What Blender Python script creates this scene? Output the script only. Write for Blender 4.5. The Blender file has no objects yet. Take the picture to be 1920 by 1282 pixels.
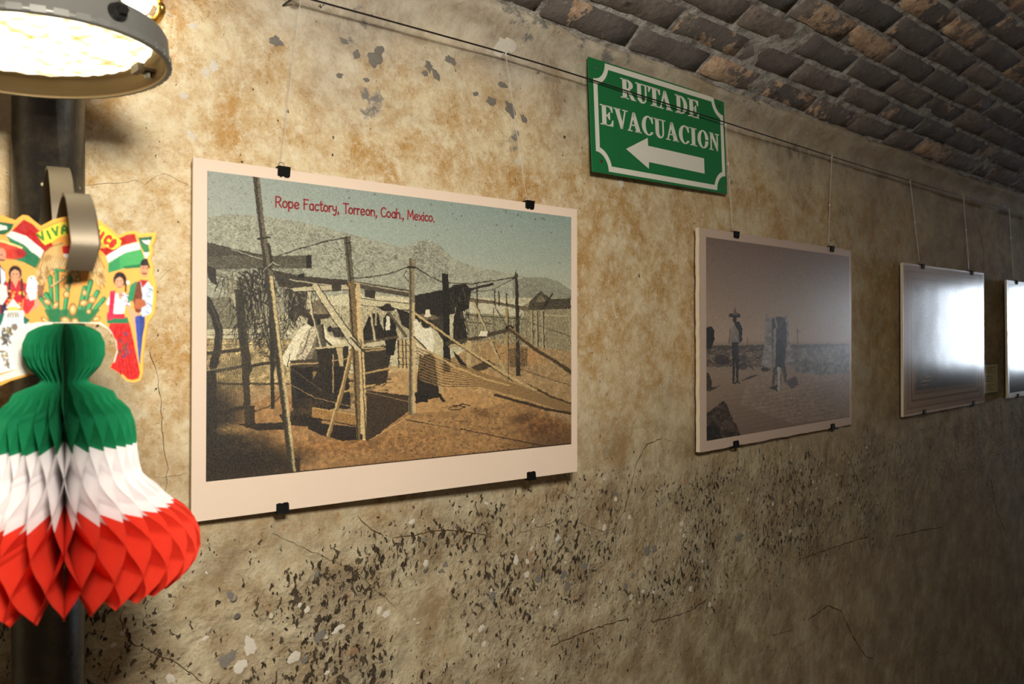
import bpy, bmesh, math, random
import numpy as np
from mathutils import Vector, Matrix, noise
from math import pi, sin, cos, radians

# ------------------------------------------------------------------ camera, world, lights, exposure
sc = bpy.context.scene
COL = sc.collection
F, CX, HY = 1440.0, 960.0, 625.0
AL = math.atan2(1680.0, F)                     # angle between the view and the wall
CAM = Vector((0, -1.09, 1.6))
RV = Vector((sin(AL), -cos(AL), 0)); FV = Vector((cos(AL), sin(AL), 0)); UV = Vector((0, 0, 1))
cd = bpy.data.cameras.new('camera'); cam = bpy.data.objects.new('camera', cd); COL.objects.link(cam)
cd.sensor_width = 36; cd.lens = 27.0; cd.shift_y = -16 / 1920.0; cd.clip_start = 0.02
cam.matrix_world = Matrix(((RV.x, UV.x, -FV.x, CAM.x), (RV.y, UV.y, -FV.y, CAM.y), (RV.z, UV.z, -FV.z, CAM.z), (0, 0, 0, 1)))
cd.dof.use_dof = True; cd.dof.focus_distance = 1.5; cd.dof.aperture_fstop = 9.0
sc.camera = cam
sc.view_settings.view_transform = 'Standard'; sc.view_settings.look = 'None'
sc.view_settings.gamma = 1; sc.view_settings.exposure = 0.0; sc.view_settings.use_curve_mapping = False
sc.cycles.use_denoising = True; sc.cycles.max_bounces = 6; sc.cycles.diffuse_bounces = 3
sc.cycles.sample_clamp_indirect = 6.0; sc.cycles.adaptive_threshold = 0.03
w = bpy.data.worlds.new('world'); sc.world = w; w.use_nodes = True
w.node_tree.nodes['Background'].inputs[0].default_value = (0.78, 0.88, 1.0, 1)
w.node_tree.nodes['Background'].inputs[1].default_value = 12.0   # daylight outside the far window

def lamp_light(name, loc, energy, color, size, rot=(0, 0, 0), kind='POINT', spot=None):
    l = bpy.data.lights.new(name, kind); l.energy = energy; l.color = color
    if kind == 'AREA':
        l.shape = 'DISK'; l.size = size
    else:
        l.shadow_soft_size = size
    if spot: l.spot_size = spot[0]; l.spot_blend = spot[1]
    o = bpy.data.objects.new(name, l); COL.objects.link(o); o.location = loc; o.rotation_euler = rot
    return o
ROOM_LAMP = Vector((0.06, -1.24, 1.98))        # lens centre of the hanging lamp behind the camera
rl = lamp_light('room_lamp_light', ROOM_LAMP + Vector((0, 0.0, -0.03)), 92.0, (1.0, 0.94, 0.82), 0.10, kind='POINT')

def P(px, py, z):                              # point at depth z on the sight line of a photograph position
    return CAM + (RV * ((px - CX) / F) + UV * ((HY - py) / F) + FV) * z
def W(px, py, y=0.0):                          # point on the wall plane
    d = RV * ((px - CX) / F) + UV * ((HY - py) / F) + FV
    return CAM + d * ((y - CAM.y) / d.y)

# ------------------------------------------------------------------ helpers
def tag(o, label=None, cat=None, group=None, kind=None):
    if label: o['label'] = label
    if cat: o['category'] = cat
    if group: o['group'] = group
    if kind: o['kind'] = kind
    return o
def link(name, me, mat=None, parent=None, smooth=False):
    o = bpy.data.objects.new(name, me); COL.objects.link(o)
    if mat is not None:
        for m in (mat if isinstance(mat, (list, tuple)) else [mat]): me.materials.append(m)
    if parent: o.parent = parent
    if smooth:
        for p in me.polygons: p.use_smooth = True
    return o
def mesh(name, verts, faces, mat=None, parent=None, smooth=False):
    me = bpy.data.meshes.new(name); me.from_pydata([tuple(v) for v in verts], [], faces); me.update()
    return link(name, me, mat, parent, smooth)
def bmobj(name, bm, mat=None, parent=None, smooth=False):
    me = bpy.data.meshes.new(name); bm.to_mesh(me); bm.free()
    return link(name, me, mat, parent, smooth)
def empty(name, loc=(0, 0, 0), mw=None):
    o = bpy.data.objects.new(name, None); COL.objects.link(o); o.empty_display_size = .05
    if mw is not None: o.matrix_world = mw
    else: o.location = loc
    return o
def box(bm, lo, hi, bevel=0):
    r = bmesh.ops.create_cube(bm, size=1)
    for v in r['verts']:
        v.co = Vector([(lo[i] + hi[i]) / 2 + v.co[i] * (hi[i] - lo[i]) for i in range(3)])
    if bevel:
        es = list({e for v in r['verts'] for e in v.link_edges})
        bmesh.ops.bevel(bm, geom=es, offset=bevel, segments=2, affect='EDGES')
def tube(bm, pts, r, seg=8, caps=True, radii=None):
    pts = [Vector(p) for p in pts]; rings = []
    up = Vector((0.13, 0.21, 1)).normalized()
    for i, p in enumerate(pts):
        t = (pts[min(i + 1, len(pts) - 1)] - pts[max(i - 1, 0)]).normalized()
        a = t.cross(up)
        if a.length < 1e-3: a = t.cross(Vector((1, 0, 0)))
        a.normalize(); b = t.cross(a); rr = radii[i] if radii else r
        rings.append([bm.verts.new(p + (a * cos(2 * pi * k / seg) + b * sin(2 * pi * k / seg)) * rr) for k in range(seg)])
    for i in range(len(rings) - 1):
        for k in range(seg):
            bm.faces.new((rings[i][k], rings[i][(k + 1) % seg], rings[i + 1][(k + 1) % seg], rings[i + 1][k]))
    if caps: bm.faces.new(rings[0][::-1]); bm.faces.new(rings[-1])
def lathe(bm, prof, seg=64, c=(0, 0, 0), close=False):
    rings = []
    for (r, z) in prof:
        rings.append([bm.verts.new((c[0] + r * cos(2 * pi * k / seg), c[1] + r * sin(2 * pi * k / seg), c[2] + z)) for k in range(seg)])
    for i in range(len(rings) - 1):
        for k in range(seg):
            bm.faces.new((rings[i][k], rings[i][(k + 1) % seg], rings[i + 1][(k + 1) % seg], rings[i + 1][k]))
    return rings
def prism(bm, poly, y0, y1):                    # polygon in x,z extruded along y
    a = [bm.verts.new((p[0], y0, p[1])) for p in poly]; b = [bm.verts.new((p[0], y1, p[1])) for p in poly]
    n = len(poly)
    f1 = bm.faces.new(a); f2 = bm.faces.new(b[::-1])
    for i in range(n): bm.faces.new((a[i], b[i], b[(i + 1) % n], a[(i + 1) % n]))
    bmesh.ops.recalc_face_normals(bm, faces=bm.faces)
    bmesh.ops.triangulate(bm, faces=[f1, f2])

# ------------------------------------------------------------------ materials
class NT:
    def __init__(s, name, rough=0.8, spec=0.5, metal=0):
        s.m = bpy.data.materials.new(name); s.m.use_nodes = True; s.t = s.m.node_tree
        s.b = s.t.nodes['Principled BSDF']; s.b.inputs['Roughness'].default_value = rough
        s.b.inputs['Specular IOR Level'].default_value = spec; s.b.inputs['Metallic'].default_value = metal
        s.out = s.t.nodes['Material Output']
    def node(s, t, **kw):
        n = s.t.nodes.new(t)
        for k, v in kw.items(): setattr(n, k, v)
        return n
    def put(s, sock, v):
        if v is None: return
        if hasattr(v, 'is_linked') or hasattr(v, 'links'): s.t.links.new(v, sock)
        else: sock.default_value = v if not (isinstance(v, tuple) and len(v) == 3 and sock.type == 'RGBA') else (*v, 1)
    def coord(s, scale=(1, 1, 1), loc=(0, 0, 0)):
        if not hasattr(s, 'tc'): s.tc = s.node('ShaderNodeTexCoord')
        m = s.node('ShaderNodeMapping'); s.t.links.new(s.tc.outputs['Object'], m.inputs[0])
        m.inputs['Scale'].default_value = scale; m.inputs['Location'].default_value = loc
        return m.outputs[0]
    def noise(s, scale, detail=4, rough=0.55, vec=None, dist=0.0):
        n = s.node('ShaderNodeTexNoise'); n.inputs['Scale'].default_value = scale; n.inputs['Detail'].default_value = detail
        n.inputs['Roughness'].default_value = rough; n.inputs['Distortion'].default_value = dist
        s.t.links.new(vec if vec else s.coord(), n.inputs['Vector']); return n.outputs['Fac']
    def vor(s, scale, feature='F1', vec=None, rand=1.0):
        n = s.node('ShaderNodeTexVoronoi', feature=feature); n.inputs['Scale'].default_value = scale
        n.inputs['Randomness'].default_value = rand
        s.t.links.new(vec if vec else s.coord(), n.inputs['Vector']); return n.outputs['Distance']
    def ramp(s, f, a, b, lo=0.0, hi=1.0):
        n = s.node('ShaderNodeMapRange'); n.clamp = True
        s.put(n.inputs[0], f); n.inputs[1].default_value = a; n.inputs[2].default_value = b
        n.inputs[3].default_value = lo; n.inputs[4].default_value = hi; return n.outputs[0]
    def math(s, op, a, b=None):
        n = s.node('ShaderNodeMath', operation=op); s.put(n.inputs[0], a)
        if b is not None: s.put(n.inputs[1], b)
        return n.outputs[0]
    def mix(s, f, a, b, mode='MIX'):
        n = s.node('ShaderNodeMix', data_type='RGBA', blend_type=mode)
        s.put(n.inputs[0], f); s.put(n.inputs[6], a); s.put(n.inputs[7], b); return n.outputs[2]
    def color(s, c): s.put(s.b.inputs['Base Color'], c); return s
    def bump(s, h, dist=0.002, strength=1.0, nrm=None):
        n = s.node('ShaderNodeBump'); n.inputs['Distance'].default_value = dist; n.inputs['Strength'].default_value = strength
        s.t.links.new(h, n.inputs['Height'])
        if nrm: s.t.links.new(nrm, n.inputs['Normal'])
        s.t.links.new(n.outputs[0], s.b.inputs['Normal']); return n.outputs[0]
def lin(c):
    return tuple(((x / 255) / 12.92 if x / 255 <= 0.04045 else ((x / 255 + 0.055) / 1.055) ** 2.4) for x in c)
def simple(name, rgb, rough=0.6, spec=0.5, metal=0, var=0.12, nscale=60, bumpd=0.0):
    n = NT(name, rough, spec, metal); c = lin(rgb)
    f = n.noise(nscale, 4); n.color(n.mix(f, tuple(x * (1 - var) for x in c), tuple(min(1, x * (1 + var)) for x in c)))
    if bumpd: n.bump(n.noise(nscale * 3, 3), bumpd)
    return n.m

def plaster():
    n = NT('old_plaster', 0.75, 0.3)
    sx = n.node('ShaderNodeSeparateXYZ'); n.t.links.new(n.coord(), sx.inputs[0]); X, Z = sx.outputs[0], sx.outputs[2]
    big = n.noise(2.2, 8, 0.62); mid = n.noise(11, 12, 0.74, dist=0.25); fine = n.noise(55, 6, 0.7); spk = n.noise(260, 3, 0.6)
    cream = lin((232, 214, 176)); ochre = lin((196, 154, 92)); rust = lin((172, 124, 70)); grey = lin((176, 170, 160))
    c = n.mix(n.ramp(n.math('ADD', mid, n.math('MULTIPLY', n.math('SUBTRACT', big, .5), .35)), .42, .60), cream, ochre)
    c = n.mix(n.math('MULTIPLY', n.ramp(n.noise(5, 12, .76, n.coord(loc=(3, 1, 7))), .50, .66), n.ramp(fine, .44, .62, 0, .6)), c, rust)
    c = n.mix(n.ramp(fine, .50, .64, 0, .6), c, lin((246, 234, 204)))
    c = n.mix(n.ramp(n.noise(85, 8, .8, n.coord(loc=(7, 7, 1))), .50, .70, 0, .38), c, lin((176, 140, 92)))
    c = n.mix(n.math('MULTIPLY', n.ramp(spk, .55, .68, 0, .7), n.ramp(mid, .42, .58)), c, lin((146, 104, 60)))
    net = n.noise(30, 12, .8, n.coord(loc=(2, 4, 9)), .3)
    c = n.mix(n.ramp(net, .50, .62, 0, .5), c, lin((192, 146, 84)))
    c = n.mix(n.ramp(net, .47, .38, 0, .5), c, lin((246, 236, 208)))
    # paler grey lime near the vault
    hi = n.ramp(n.math('ADD', Z, n.math('MULTIPLY', n.math('SUBTRACT', big, .5), .7)), 1.93, 2.10)
    c = n.mix(n.math('MULTIPLY', hi, .75), c, n.mix(n.ramp(mid, .4, .6), lin((206, 198, 184)), lin((160, 152, 140))))
    gp = n.ramp(n.noise(7, 10, .7, n.coord(loc=(11, 0, 4))), .60, .64)
    c = n.mix(n.math('MULTIPLY', gp, n.ramp(n.math('MULTIPLY', fine, n.ramp(Z, 1.8, 2.0)), .35, .45)), c, lin((136, 132, 126)))
    # cold grey-beige render below the pictures
    lo = n.ramp(n.math('ADD', Z, n.math('MULTIPLY', n.math('SUBTRACT', big, .5), .5)), 1.52, 1.30)
    c = n.mix(n.math('MULTIPLY', lo, .85), c, n.mix(n.ramp(mid, .38, .62), lin((206, 194, 164)), lin((150, 132, 104))))
    c = n.mix(n.math('MULTIPLY', lo, n.ramp(n.noise(6, 8, .7, n.coord(loc=(1, 9, 2))), .52, .66, 0, .55)), c, lin((138, 118, 100)))
    c = n.mix(n.math('MULTIPLY', lo, n.ramp(n.noise(24, 6, .7, n.coord(loc=(5, 2, 2))), .60, .70, 0, .6)), c, lin((170, 108, 56)))
    # older, dirtier plaster further along, with run marks; light falloff painted in too
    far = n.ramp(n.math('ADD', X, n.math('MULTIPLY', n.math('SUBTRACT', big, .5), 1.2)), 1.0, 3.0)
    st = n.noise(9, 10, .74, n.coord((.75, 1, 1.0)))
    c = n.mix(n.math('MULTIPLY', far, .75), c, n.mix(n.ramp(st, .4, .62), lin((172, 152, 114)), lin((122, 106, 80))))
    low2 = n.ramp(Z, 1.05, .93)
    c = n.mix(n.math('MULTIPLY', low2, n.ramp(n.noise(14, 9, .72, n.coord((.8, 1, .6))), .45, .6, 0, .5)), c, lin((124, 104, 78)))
    # pits where the render has broken
    warp = n.node('ShaderNodeVectorMath', operation='ADD')
    wn = n.node('ShaderNodeTexNoise'); wn.inputs['Scale'].default_value = 30; n.t.links.new(n.coord(), wn.inputs['Vector'])
    ws = n.node('ShaderNodeVectorMath', operation='SCALE'); ws.inputs['Scale'].default_value = .02
    n.t.links.new(wn.outputs['Color'], ws.inputs[0]); n.t.links.new(n.coord(), warp.inputs[0]); n.t.links.new(ws.outputs[0], warp.inputs[1])
    mp = n.node('ShaderNodeMapping'); mp.inputs['Scale'].default_value = (1.0, 1, .52); mp.inputs['Rotation'].default_value = (0, -.35, 0)
    n.t.links.new(warp.outputs[0], mp.inputs[0])
    pit0 = n.noise(125, 3, .58, mp.outputs[0])
    clus = n.noise(5.5, 5, .7, n.coord(loc=(2, 7, 1)))
    zb = n.math('MULTIPLY', n.ramp(Z, 1.37, 1.24), n.ramp(Z, .86, 1.02, .25, 1))
    dens = n.math('MULTIPLY', n.ramp(clus, .33, .56), zb)
    dens = n.math('MULTIPLY', dens, n.ramp(X, .1, 3.4, 1, .55))
    pit = n.ramp(n.math('ADD', pit0, n.math('MULTIPLY', dens, .20)), .715, .745)
    c = n.mix(pit, c, n.mix(n.ramp(n.noise(40, 2), .4, .6), lin((62, 50, 36)), lin((96, 84, 66))))
    vs = n.vor(34, vec=n.coord(loc=(0, 3, 0)))
    peb = n.math('MULTIPLY', n.ramp(vs, .20, .12), n.ramp(n.noise(7, 4, .6, n.coord(loc=(8, 8, 8))), .5, .6))
    peb = n.math('MULTIPLY', peb, zb)
    c = n.mix(peb, c, n.mix(n.ramp(n.noise(9, 1, .5, n.coord(loc=(4, 4, 4))), .48, .52), lin((222, 212, 186)), lin((112, 106, 98))))
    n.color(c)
    # relief
    rough = n.math('ADD', n.math('MULTIPLY', n.noise(38, 6, .7, n.coord(loc=(6, 0, 0))), n.math('ADD', n.math('MULTIPLY', n.ramp(clus, .35, .6), n.math('MULTIPLY', zb, 2.2)), .35)), n.math('MULTIPLY', fine, .42))
    h = n.math('SUBTRACT', n.math('ADD', rough, n.math('MULTIPLY', peb, .5)), n.math('MULTIPLY', pit, .9))
    n.bump(h, .006, 1.0)
    return n.m
def brick_mat():
    n = NT('sooty_shaded_brick', .8, .3)
    at = n.node('ShaderNodeAttribute', attribute_name='tint'); s = n.node('ShaderNodeSeparateColor'); n.t.links.new(at.outputs['Color'], s.inputs[0])
    t, t2 = s.outputs[0], s.outputs[1]
    base = n.mix(n.ramp(t, 0, 1), lin((104, 103, 103)), lin((158, 142, 132)))
    m = n.noise(13, 8, .7); f = n.noise(70, 6, .7)
    base = n.mix(n.ramp(f, .4, .65), base, lin((116, 106, 100)))
    k = n.ramp(n.math('ADD', m, n.math('MULTIPLY', n.math('SUBTRACT', t2, .5), .34)), .585, .615)
    c = n.mix(k, base, n.mix(n.ramp(f, .4, .6), lin((224, 196, 168)), lin((190, 154, 126))))
    c = n.mix(n.ramp(n.noise(22, 6, .75, n.coord(loc=(5, 5, 5))), .58, .68, 0, .8), c, lin((56, 52, 50)))
    c = n.mix(n.ramp(n.noise(30, 8, .8, n.coord(loc=(1, 5, 9))), .58, .68, 0, .7), c, lin((190, 184, 176)))
    sx = n.node('ShaderNodeSeparateXYZ'); n.t.links.new(n.coord(), sx.inputs[0])
    c = n.mix(n.ramp(n.math('ADD', sx.outputs[0], n.math('MULTIPLY', m, .8)), 1.7, 3.6, 0, .3), c, lin((52, 46, 42)))  # darkens along the corridor: lamplight falloff painted into the brick colour
    n.color(c); n.bump(n.math('ADD', m, n.math('MULTIPLY', f, .6)), .008); return n.m
def mortar_mat():
    n = NT('lime_mortar', .9, .2); m = n.noise(30, 7, .7); f = n.noise(120, 4, .7)
    c = n.mix(n.ramp(m, .38, .62), lin((220, 215, 208)), lin((130, 124, 118)))
    sx = n.node('ShaderNodeSeparateXYZ'); n.t.links.new(n.coord(), sx.inputs[0])
    c = n.mix(n.ramp(sx.outputs[0], 1.7, 3.6, 0, .35), c, lin((62, 56, 50)))  # mortar colour carries the same painted shade towards the far end
    n.color(c); n.bump(n.math('ADD', m, n.math('MULTIPLY', f, .4)), .01); return n.m

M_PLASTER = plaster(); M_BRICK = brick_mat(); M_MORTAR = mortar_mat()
M_CRACK = simple('crack_dark', (84, 64, 44), .9, .1)
M_LIME = simple('lime_patch', (222, 214, 200), .8, .2, var=.08, nscale=90, bumpd=.001)
M_CEM = simple('bare_cement', (132, 126, 118), .85, .2, var=.2, nscale=120, bumpd=.002)
M_BLACK = simple('black_metal', (22, 21, 20), .42, .5, 0, .2)
M_CLIP = simple('black_clip', (12, 11, 10), .65, .15, 0, .1)
M_CORD = simple('black_cord', (34, 28, 24), .6, .3)
M_DULL = simple('dull_brown_plaster', (112, 98, 78), .85, .2, 0, .25, 6, .004)
M_FLOOR = simple('cement_floor', (66, 58, 50), .8, .3, 0, .2, 5)
def nylon():
    n = NT('nylon_line', .15, .6); n.color((.82, .80, .76)); n.b.inputs['Alpha'].default_value = .42; return n.m
M_NYLON = nylon()
def pole_mat():
    n = NT('scuffed_black_pole', .34, .7); f = n.noise(26, 7, .75); g = n.noise(90, 5, .8)
    c = n.mix(n.ramp(f, .45, .7), lin((26, 24, 21)), lin((64, 56, 44)))
    v = n.vor(38); k = n.math('MULTIPLY', n.ramp(v, .10, .06), n.ramp(n.noise(9, 2), .52, .6))
    c = n.mix(k, c, lin((190, 178, 150))); n.color(c)
    n.t.links.new(n.ramp(g, .3, .7, .24, .46), n.b.inputs['Roughness']); n.bump(g, .0006); return n.m
M_POLE = pole_mat()
M_STRAP = simple('brushed_strap_steel', (104, 94, 78), .5, .5, .45, .12, 40)
M_LAMP = simple('lamp_grey_enamel', (112, 112, 108), .42, .5, .3, .1, 40)
M_TIN = simple('lamp_inner_tin', (170, 146, 108), .5, .5, .2, .06, 30)
M_SCREW = simple('screw_steel', (120, 118, 112), .35, .5, .8, .1)
M_RUST = simple('rusty_screw', (92, 60, 36), .7, .3, .3, .2)

# ------------------------------------------------------------------ the room
HW, RR, ZS = 1.15, 1.85, 2.155
TH0 = math.asin(HW / RR); ZC = ZS - RR * cos(TH0)
def wy(x, z):                                   # uneven face of the plaster
    a = noise.noise(Vector((x * 1.7, 3.1, z * 1.9))) * .004 + noise.noise(Vector((x * 7, 9.1, z * 7))) * .0018
    if z < 1.36: a += (noise.noise(Vector((x * 16, 1.1, z * 16))) * .0030 - .0012) * min(1, (1.36 - z) * 6) * (1 if z > .98 else .3)
    if x > 3.2: a += noise.noise(Vector((x * 4, 5.1, z * 2.2))) * .012 * min(1, (x - 3.2) * 4)
    return a + .006
xs = [-1.6 + .02 * i for i in range(31)] + [-1.0 + .0125 * i for i in range(1, 353)]
while xs[-1] < 9.0: xs.append(xs[-1] + .05)
prof = []                                       # (height, extra y, extra z) up the wall then over the springing
zz = 0.0
while zz < .8: prof.append((zz, 0)); zz += .05
while zz < 2.10: prof.append((zz, 0)); zz += .0125
arc = [(2.10, 0), (2.118, -.001), (2.132, -.004), (2.145, -.010), (2.156, -.020), (2.167, -.032), (2.176, -.042), (2.180, -.040), (2.30, .03)]
V, Fc = [], []
for i, x in enumerate(xs):
    for (z, dy) in prof: V.append((x, wy(x, z) + dy, z))
    for j, (z, dy) in enumerate(arc):
        k = .008 * noise.noise(Vector((x * 5, 2.2, 0))) + .004 * noise.noise(Vector((x * 17, 4.2, j * .6)))
        V.append((x, wy(x, 2.1) + dy - (k if j < 8 else 0), z + k * .6 * min(1, j / 3)))
nz = len(prof) + len(arc)
for i in range(len(xs) - 1):
    for j in range(nz - 1):
        a = i * nz + j; Fc.append((a, a + nz, a + nz + 1, a + 1))
mats = [M_PLASTER, M_CRACK, M_LIME, M_CEM]; midx = [0] * len(Fc)
def wpt(p, off=.0007):
    d = float(np.interp(p[1], [2.10, 2.118, 2.132, 2.145, 2.156, 2.167], [0, .001, .004, .010, .020, .032]))
    return (p[0], wy(p[0], min(p[1], 2.1)) - d * 1.1 - off - (.004 if p[1] > 2.1 else 0), p[1])
def crack(pxs, wd=.0011, jit=.004, seed=0):
    rnd = random.Random(seed); pts = [W(*p) for p in pxs]; q = []
    for a, b in zip(pts[:-1], pts[1:]):
        n_ = max(2, int((b - a).length / .008))
        for k in range(n_): q.append(a.lerp(b, k / n_))
    q.append(pts[-1])
    for k, p in enumerate(q):
        p.x += rnd.uniform(-1, 1) * jit * .5; p.z += rnd.uniform(-1, 1) * jit * .5
    base = len(V)
    for k, p in enumerate(q):
        t = (q[min(k + 1, len(q) - 1)] - q[max(k - 1, 0)]); n2 = Vector((-t.z, 0, t.x))
        if n2.length < 1e-6: n2 = Vector((1, 0, 0))
        n2.normalize(); ww = wd * rnd.uniform(.35, 1.0) * (.3 if k in (0, len(q) - 1) else 1)
        for s in (-1, 1):
            c = p + n2 * ww * s * .5; V.append(wpt((c.x, c.z)))
    for k in range(len(q) - 1):
        a = base + 2 * k; Fc.append((a, a + 1, a + 3, a + 2)); midx.append(1)
def blob(px, py, r, mat, seed, asp=1.0, ang=0.0, rough=.35):
    c = W(px, py); rnd = random.Random(seed); n_ = 26; base = len(V); V.append(wpt((c.x, c.z), .0012))
    for k in range(n_):
        a = 2 * pi * k / n_
        rr = r * (1 + rough * noise.noise(Vector((cos(a) * 1.3 + seed * 3.3, sin(a) * 1.3, 0))) * 1.6 + rough * .3 * rnd.uniform(-1, 1))
        u, v = rr * cos(a), rr * sin(a) * asp
        V.append(wpt((c.x + u * cos(ang) - v * sin(ang), c.z + u * sin(ang) + v * cos(ang)), .0005))
    for k in range(n_): Fc.append((base, base + 1 + k, base + 1 + (k + 1) % n_)); midx.append(mat)
CR = [([(280, 655), (296, 700), (303, 760), (306, 820), (316, 880), (312, 930)], .0010), ([(292, 896), (330, 893), (352, 886)], .0006),
      ([(228, 1148), (232, 1185), (255, 1212), (300, 1228), (345, 1250), (380, 1282)], .0014), ([(245, 1207), (215, 1245), (198, 1282)], .001),
      ([(160, 345), (205, 343), (255, 338), (272, 345), (308, 322), (345, 340), (356, 348)], .0005), ([(296, 530), (312, 512), (330, 500)], .0005),
      ([(672, 968), (700, 995), (722, 1005)], .0018), ([(738, 1007), (780, 1004), (822, 994), (870, 996), (930, 1008)], .0022), ([(975, 1000), (1030, 984), (1060, 972)], .0012),
      ([(512, 1000), (560, 1022), (620, 1050), (665, 1068), (700, 1100), (745, 1140)], .0010),
      ([(1150, 998), (1172, 958), (1184, 918), (1196, 870), (1216, 832), (1244, 822)], .0024), ([(1244, 822), (1262, 828)], .001),
      ([(1078, 975), (1098, 985), (1130, 996), (1155, 992)], .0012), ([(1085, 940), (1065, 925), (1040, 915)], .0008),
      ([(1220, 1168), (1262, 1158), (1300, 1144), (1330, 1122)], .003), ([(1035, 1212), (1100, 1185), (1180, 1160)], .003),
      ([(1432, 1170), (1448, 1130), (1445, 1100)], .003), ([(1448, 1192), (1490, 1182)], .002), ([(1518, 1162), (1556, 1136), (1580, 1146), (1600, 1190), (1626, 1232), (1640, 1236)], .004),
      ([(1630, 1000), (1640, 1055)], .003), ([(1680, 1006), (1730, 995), (1770, 988)], .004), ([(1500, 1050), (1570, 1026), (1630, 1006)], .003),
      ([(1590, 850), (1612, 900), (1618, 940)], .003), ([(1558, 452), (1568, 445), (1577, 466)], .002),
      ([(1840, 420), (1850, 470), (1846, 540)], .004), ([(1862, 900), (1870, 960), (1890, 1010)], .006), ([(1105, 585), (1090, 605), (1087, 625)], .0008)]
for i, (c, wd) in enumerate(CR): crack(c, wd, .003, i)
BL = [(945, 92, .021, 2, 1.0, 0), (706, 108, .014, 3, .9, .6), (714, 95, .011, 3, .6, 1.0), (648, 75, .008, 3, .55, -.2), (672, 100, .006, 3, 1.2, 0), (520, 76, .011, 3, .7, .3),
      (806, 122, .008, 3, 1.0, .3), (820, 138, .010, 3, .6, -.9), (848, 112, .012, 3, .55, -.4), (800, 136, .006, 3, .8, 0), (960, 205, .016, 3, .6, -.9), (925, 188, .011, 3, .7, 0),
      (945, 158, .011, 3, .5, 0), (985, 222, .010, 3, .6, -1), (895, 175, .008, 3, .5, .4), (640, 140, .006, 3, .7, .2), (690, 148, .006, 3, .6, .2),
      (390, 133, .0055, 2, 1.2, .2), (404, 122, .006, 2, 1.2, .2), (348, 177, .0055, 2, .8, 0), (364, 46, .006, 2, .7, .3), (362, 252, .007, 2, .45, -.8),
      (1168, 342, .009, 2, .9, 0), (1186, 338, .006, 2, .5, 0), (972, 300, .006, 2, .8, 0), (553, 1233, .010, 2, .9, 0), (470, 1214, .009, 2, 1.5, .2), (452, 1250, .010, 2, .9, .4), (905, 1178, .008, 2, .7, .6),
      (970, 1050, .006, 2, 1.6, 0), (1297, 1104, .006, 2, 1.2, 0), (727, 1152, .008, 2, .6, .2), (637, 1180, .012, 2, .4, .4), (600, 1195, .010, 3, .8, 0), (430, 1235, .014, 3, .6, .3),
      (925, 1118, .007, 3, 1.1, 0), (1217, 1034, .010, 3, 1.1, 0), (1230, 1030, .008, 3, 1.1, 0), (1315, 1034, .007, 3, .9, 0), (1060, 1078, .009, 3, .9, 0), (1100, 1062, .010, 3, .7, 0), (1068, 1100, .008, 3, 1.2, 0),
      (1012, 1085, .008, 3, .9, 0), (1390, 1008, .016, 3, .6, .3), (1010, 135, .003, 3, 1, 0), (543, 207, .0018, 1, 1.6, 0), (457, 302, .0018, 1, .8, 0), (1062, 188, .003, 3, 1, 0), (1062, 256, .003, 1, 1, 0)]
for i, (x, y, r, m, asp, ang) in enumerate(BL): blob(x, y, r, m, i + 3, asp, ang)
# broken plaster flakes scattered below the pictures
rnd = random.Random(5)
for i in range(150):
    x = rnd.uniform(.15, 2.6); z = rnd.gauss(1.13, .08)
    if z > 1.30: continue
    m = rnd.choice([2, 2, 2, 3, 3]); r = rnd.uniform(.0025, .0075)
    c = Vector((x, 0, z)); base = len(V); V.append(wpt((x, z), .0012)); n_ = 14; asp = rnd.uniform(.4, 1.1); ang = rnd.uniform(0, 3)
    for k in range(n_):
        a = 2 * pi * k / n_; rr = r * rnd.uniform(.65, 1.2); u, v = rr * cos(a), rr * sin(a) * asp
        V.append(wpt((x + u * cos(ang) - v * sin(ang), z + u * sin(ang) + v * cos(ang)), .0004))
    for k in range(n_): Fc.append((base, base + 1 + k, base + 1 + (k + 1) % n_)); midx.append(m)
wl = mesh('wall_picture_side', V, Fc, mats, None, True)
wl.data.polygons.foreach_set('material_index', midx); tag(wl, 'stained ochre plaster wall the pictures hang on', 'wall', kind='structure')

def quadwall(name, pts, mat, label):
    o = mesh(name, pts, [(0, 1, 2, 3)], mat); tag(o, label, name.split('_')[0], kind='structure'); return o
bm = bmesh.new(); box(bm, (-1.6, -2.5, -.1), (9.1, .15, 0)); o = bmobj('floor', bm, M_FLOOR); tag(o, 'bare cement floor of the vaulted corridor', 'floor', kind='structure')
bm = bmesh.new(); box(bm, (-1.6, -2.42, 0), (9.1, -2.3, 2.2)); o = bmobj('wall_opposite', bm, M_DULL); tag(o, 'plain plaster wall facing the pictures', 'wall', kind='structure')
bm = bmesh.new(); box(bm, (-1.72, -2.42, 0), (-1.6, .12, 2.75)); o = bmobj('wall_near_end', bm, M_DULL); tag(o, 'plaster wall closing the near end of the corridor', 'wall', kind='structure')
# far end wall with a window opening
WY0, WY1, WZ0, WZ1 = -2.26, -1.0, 1.22, 2.15
bm = bmesh.new()
box(bm, (9.0, -2.42, 0), (9.2, .12, WZ0)); box(bm, (9.0, -2.42, WZ1), (9.2, .12, 2.75)); box(bm, (9.0, -2.42, WZ0), (9.2, WY0, WZ1)); box(bm, (9.0, WY1, WZ0), (9.2, .12, WZ1))
o = bmobj('wall_far_end', bm, M_DULL); tag(o, 'plaster wall with the window at the far end', 'wall', kind='structure')
bm = bmesh.new()
for (a, b, c, d) in ((WY0, WY0 + .05, WZ0, WZ1), (WY1 - .05, WY1, WZ0, WZ1), (WY0, WY1, WZ0, WZ0 + .05), (WY0, WY1, WZ1 - .05, WZ1), ((WY0 + WY1) / 2 - .02, (WY0 + WY1) / 2 + .02, WZ0, WZ1)):
    box(bm, (9.06, a, c), (9.1, b, d))
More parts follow.
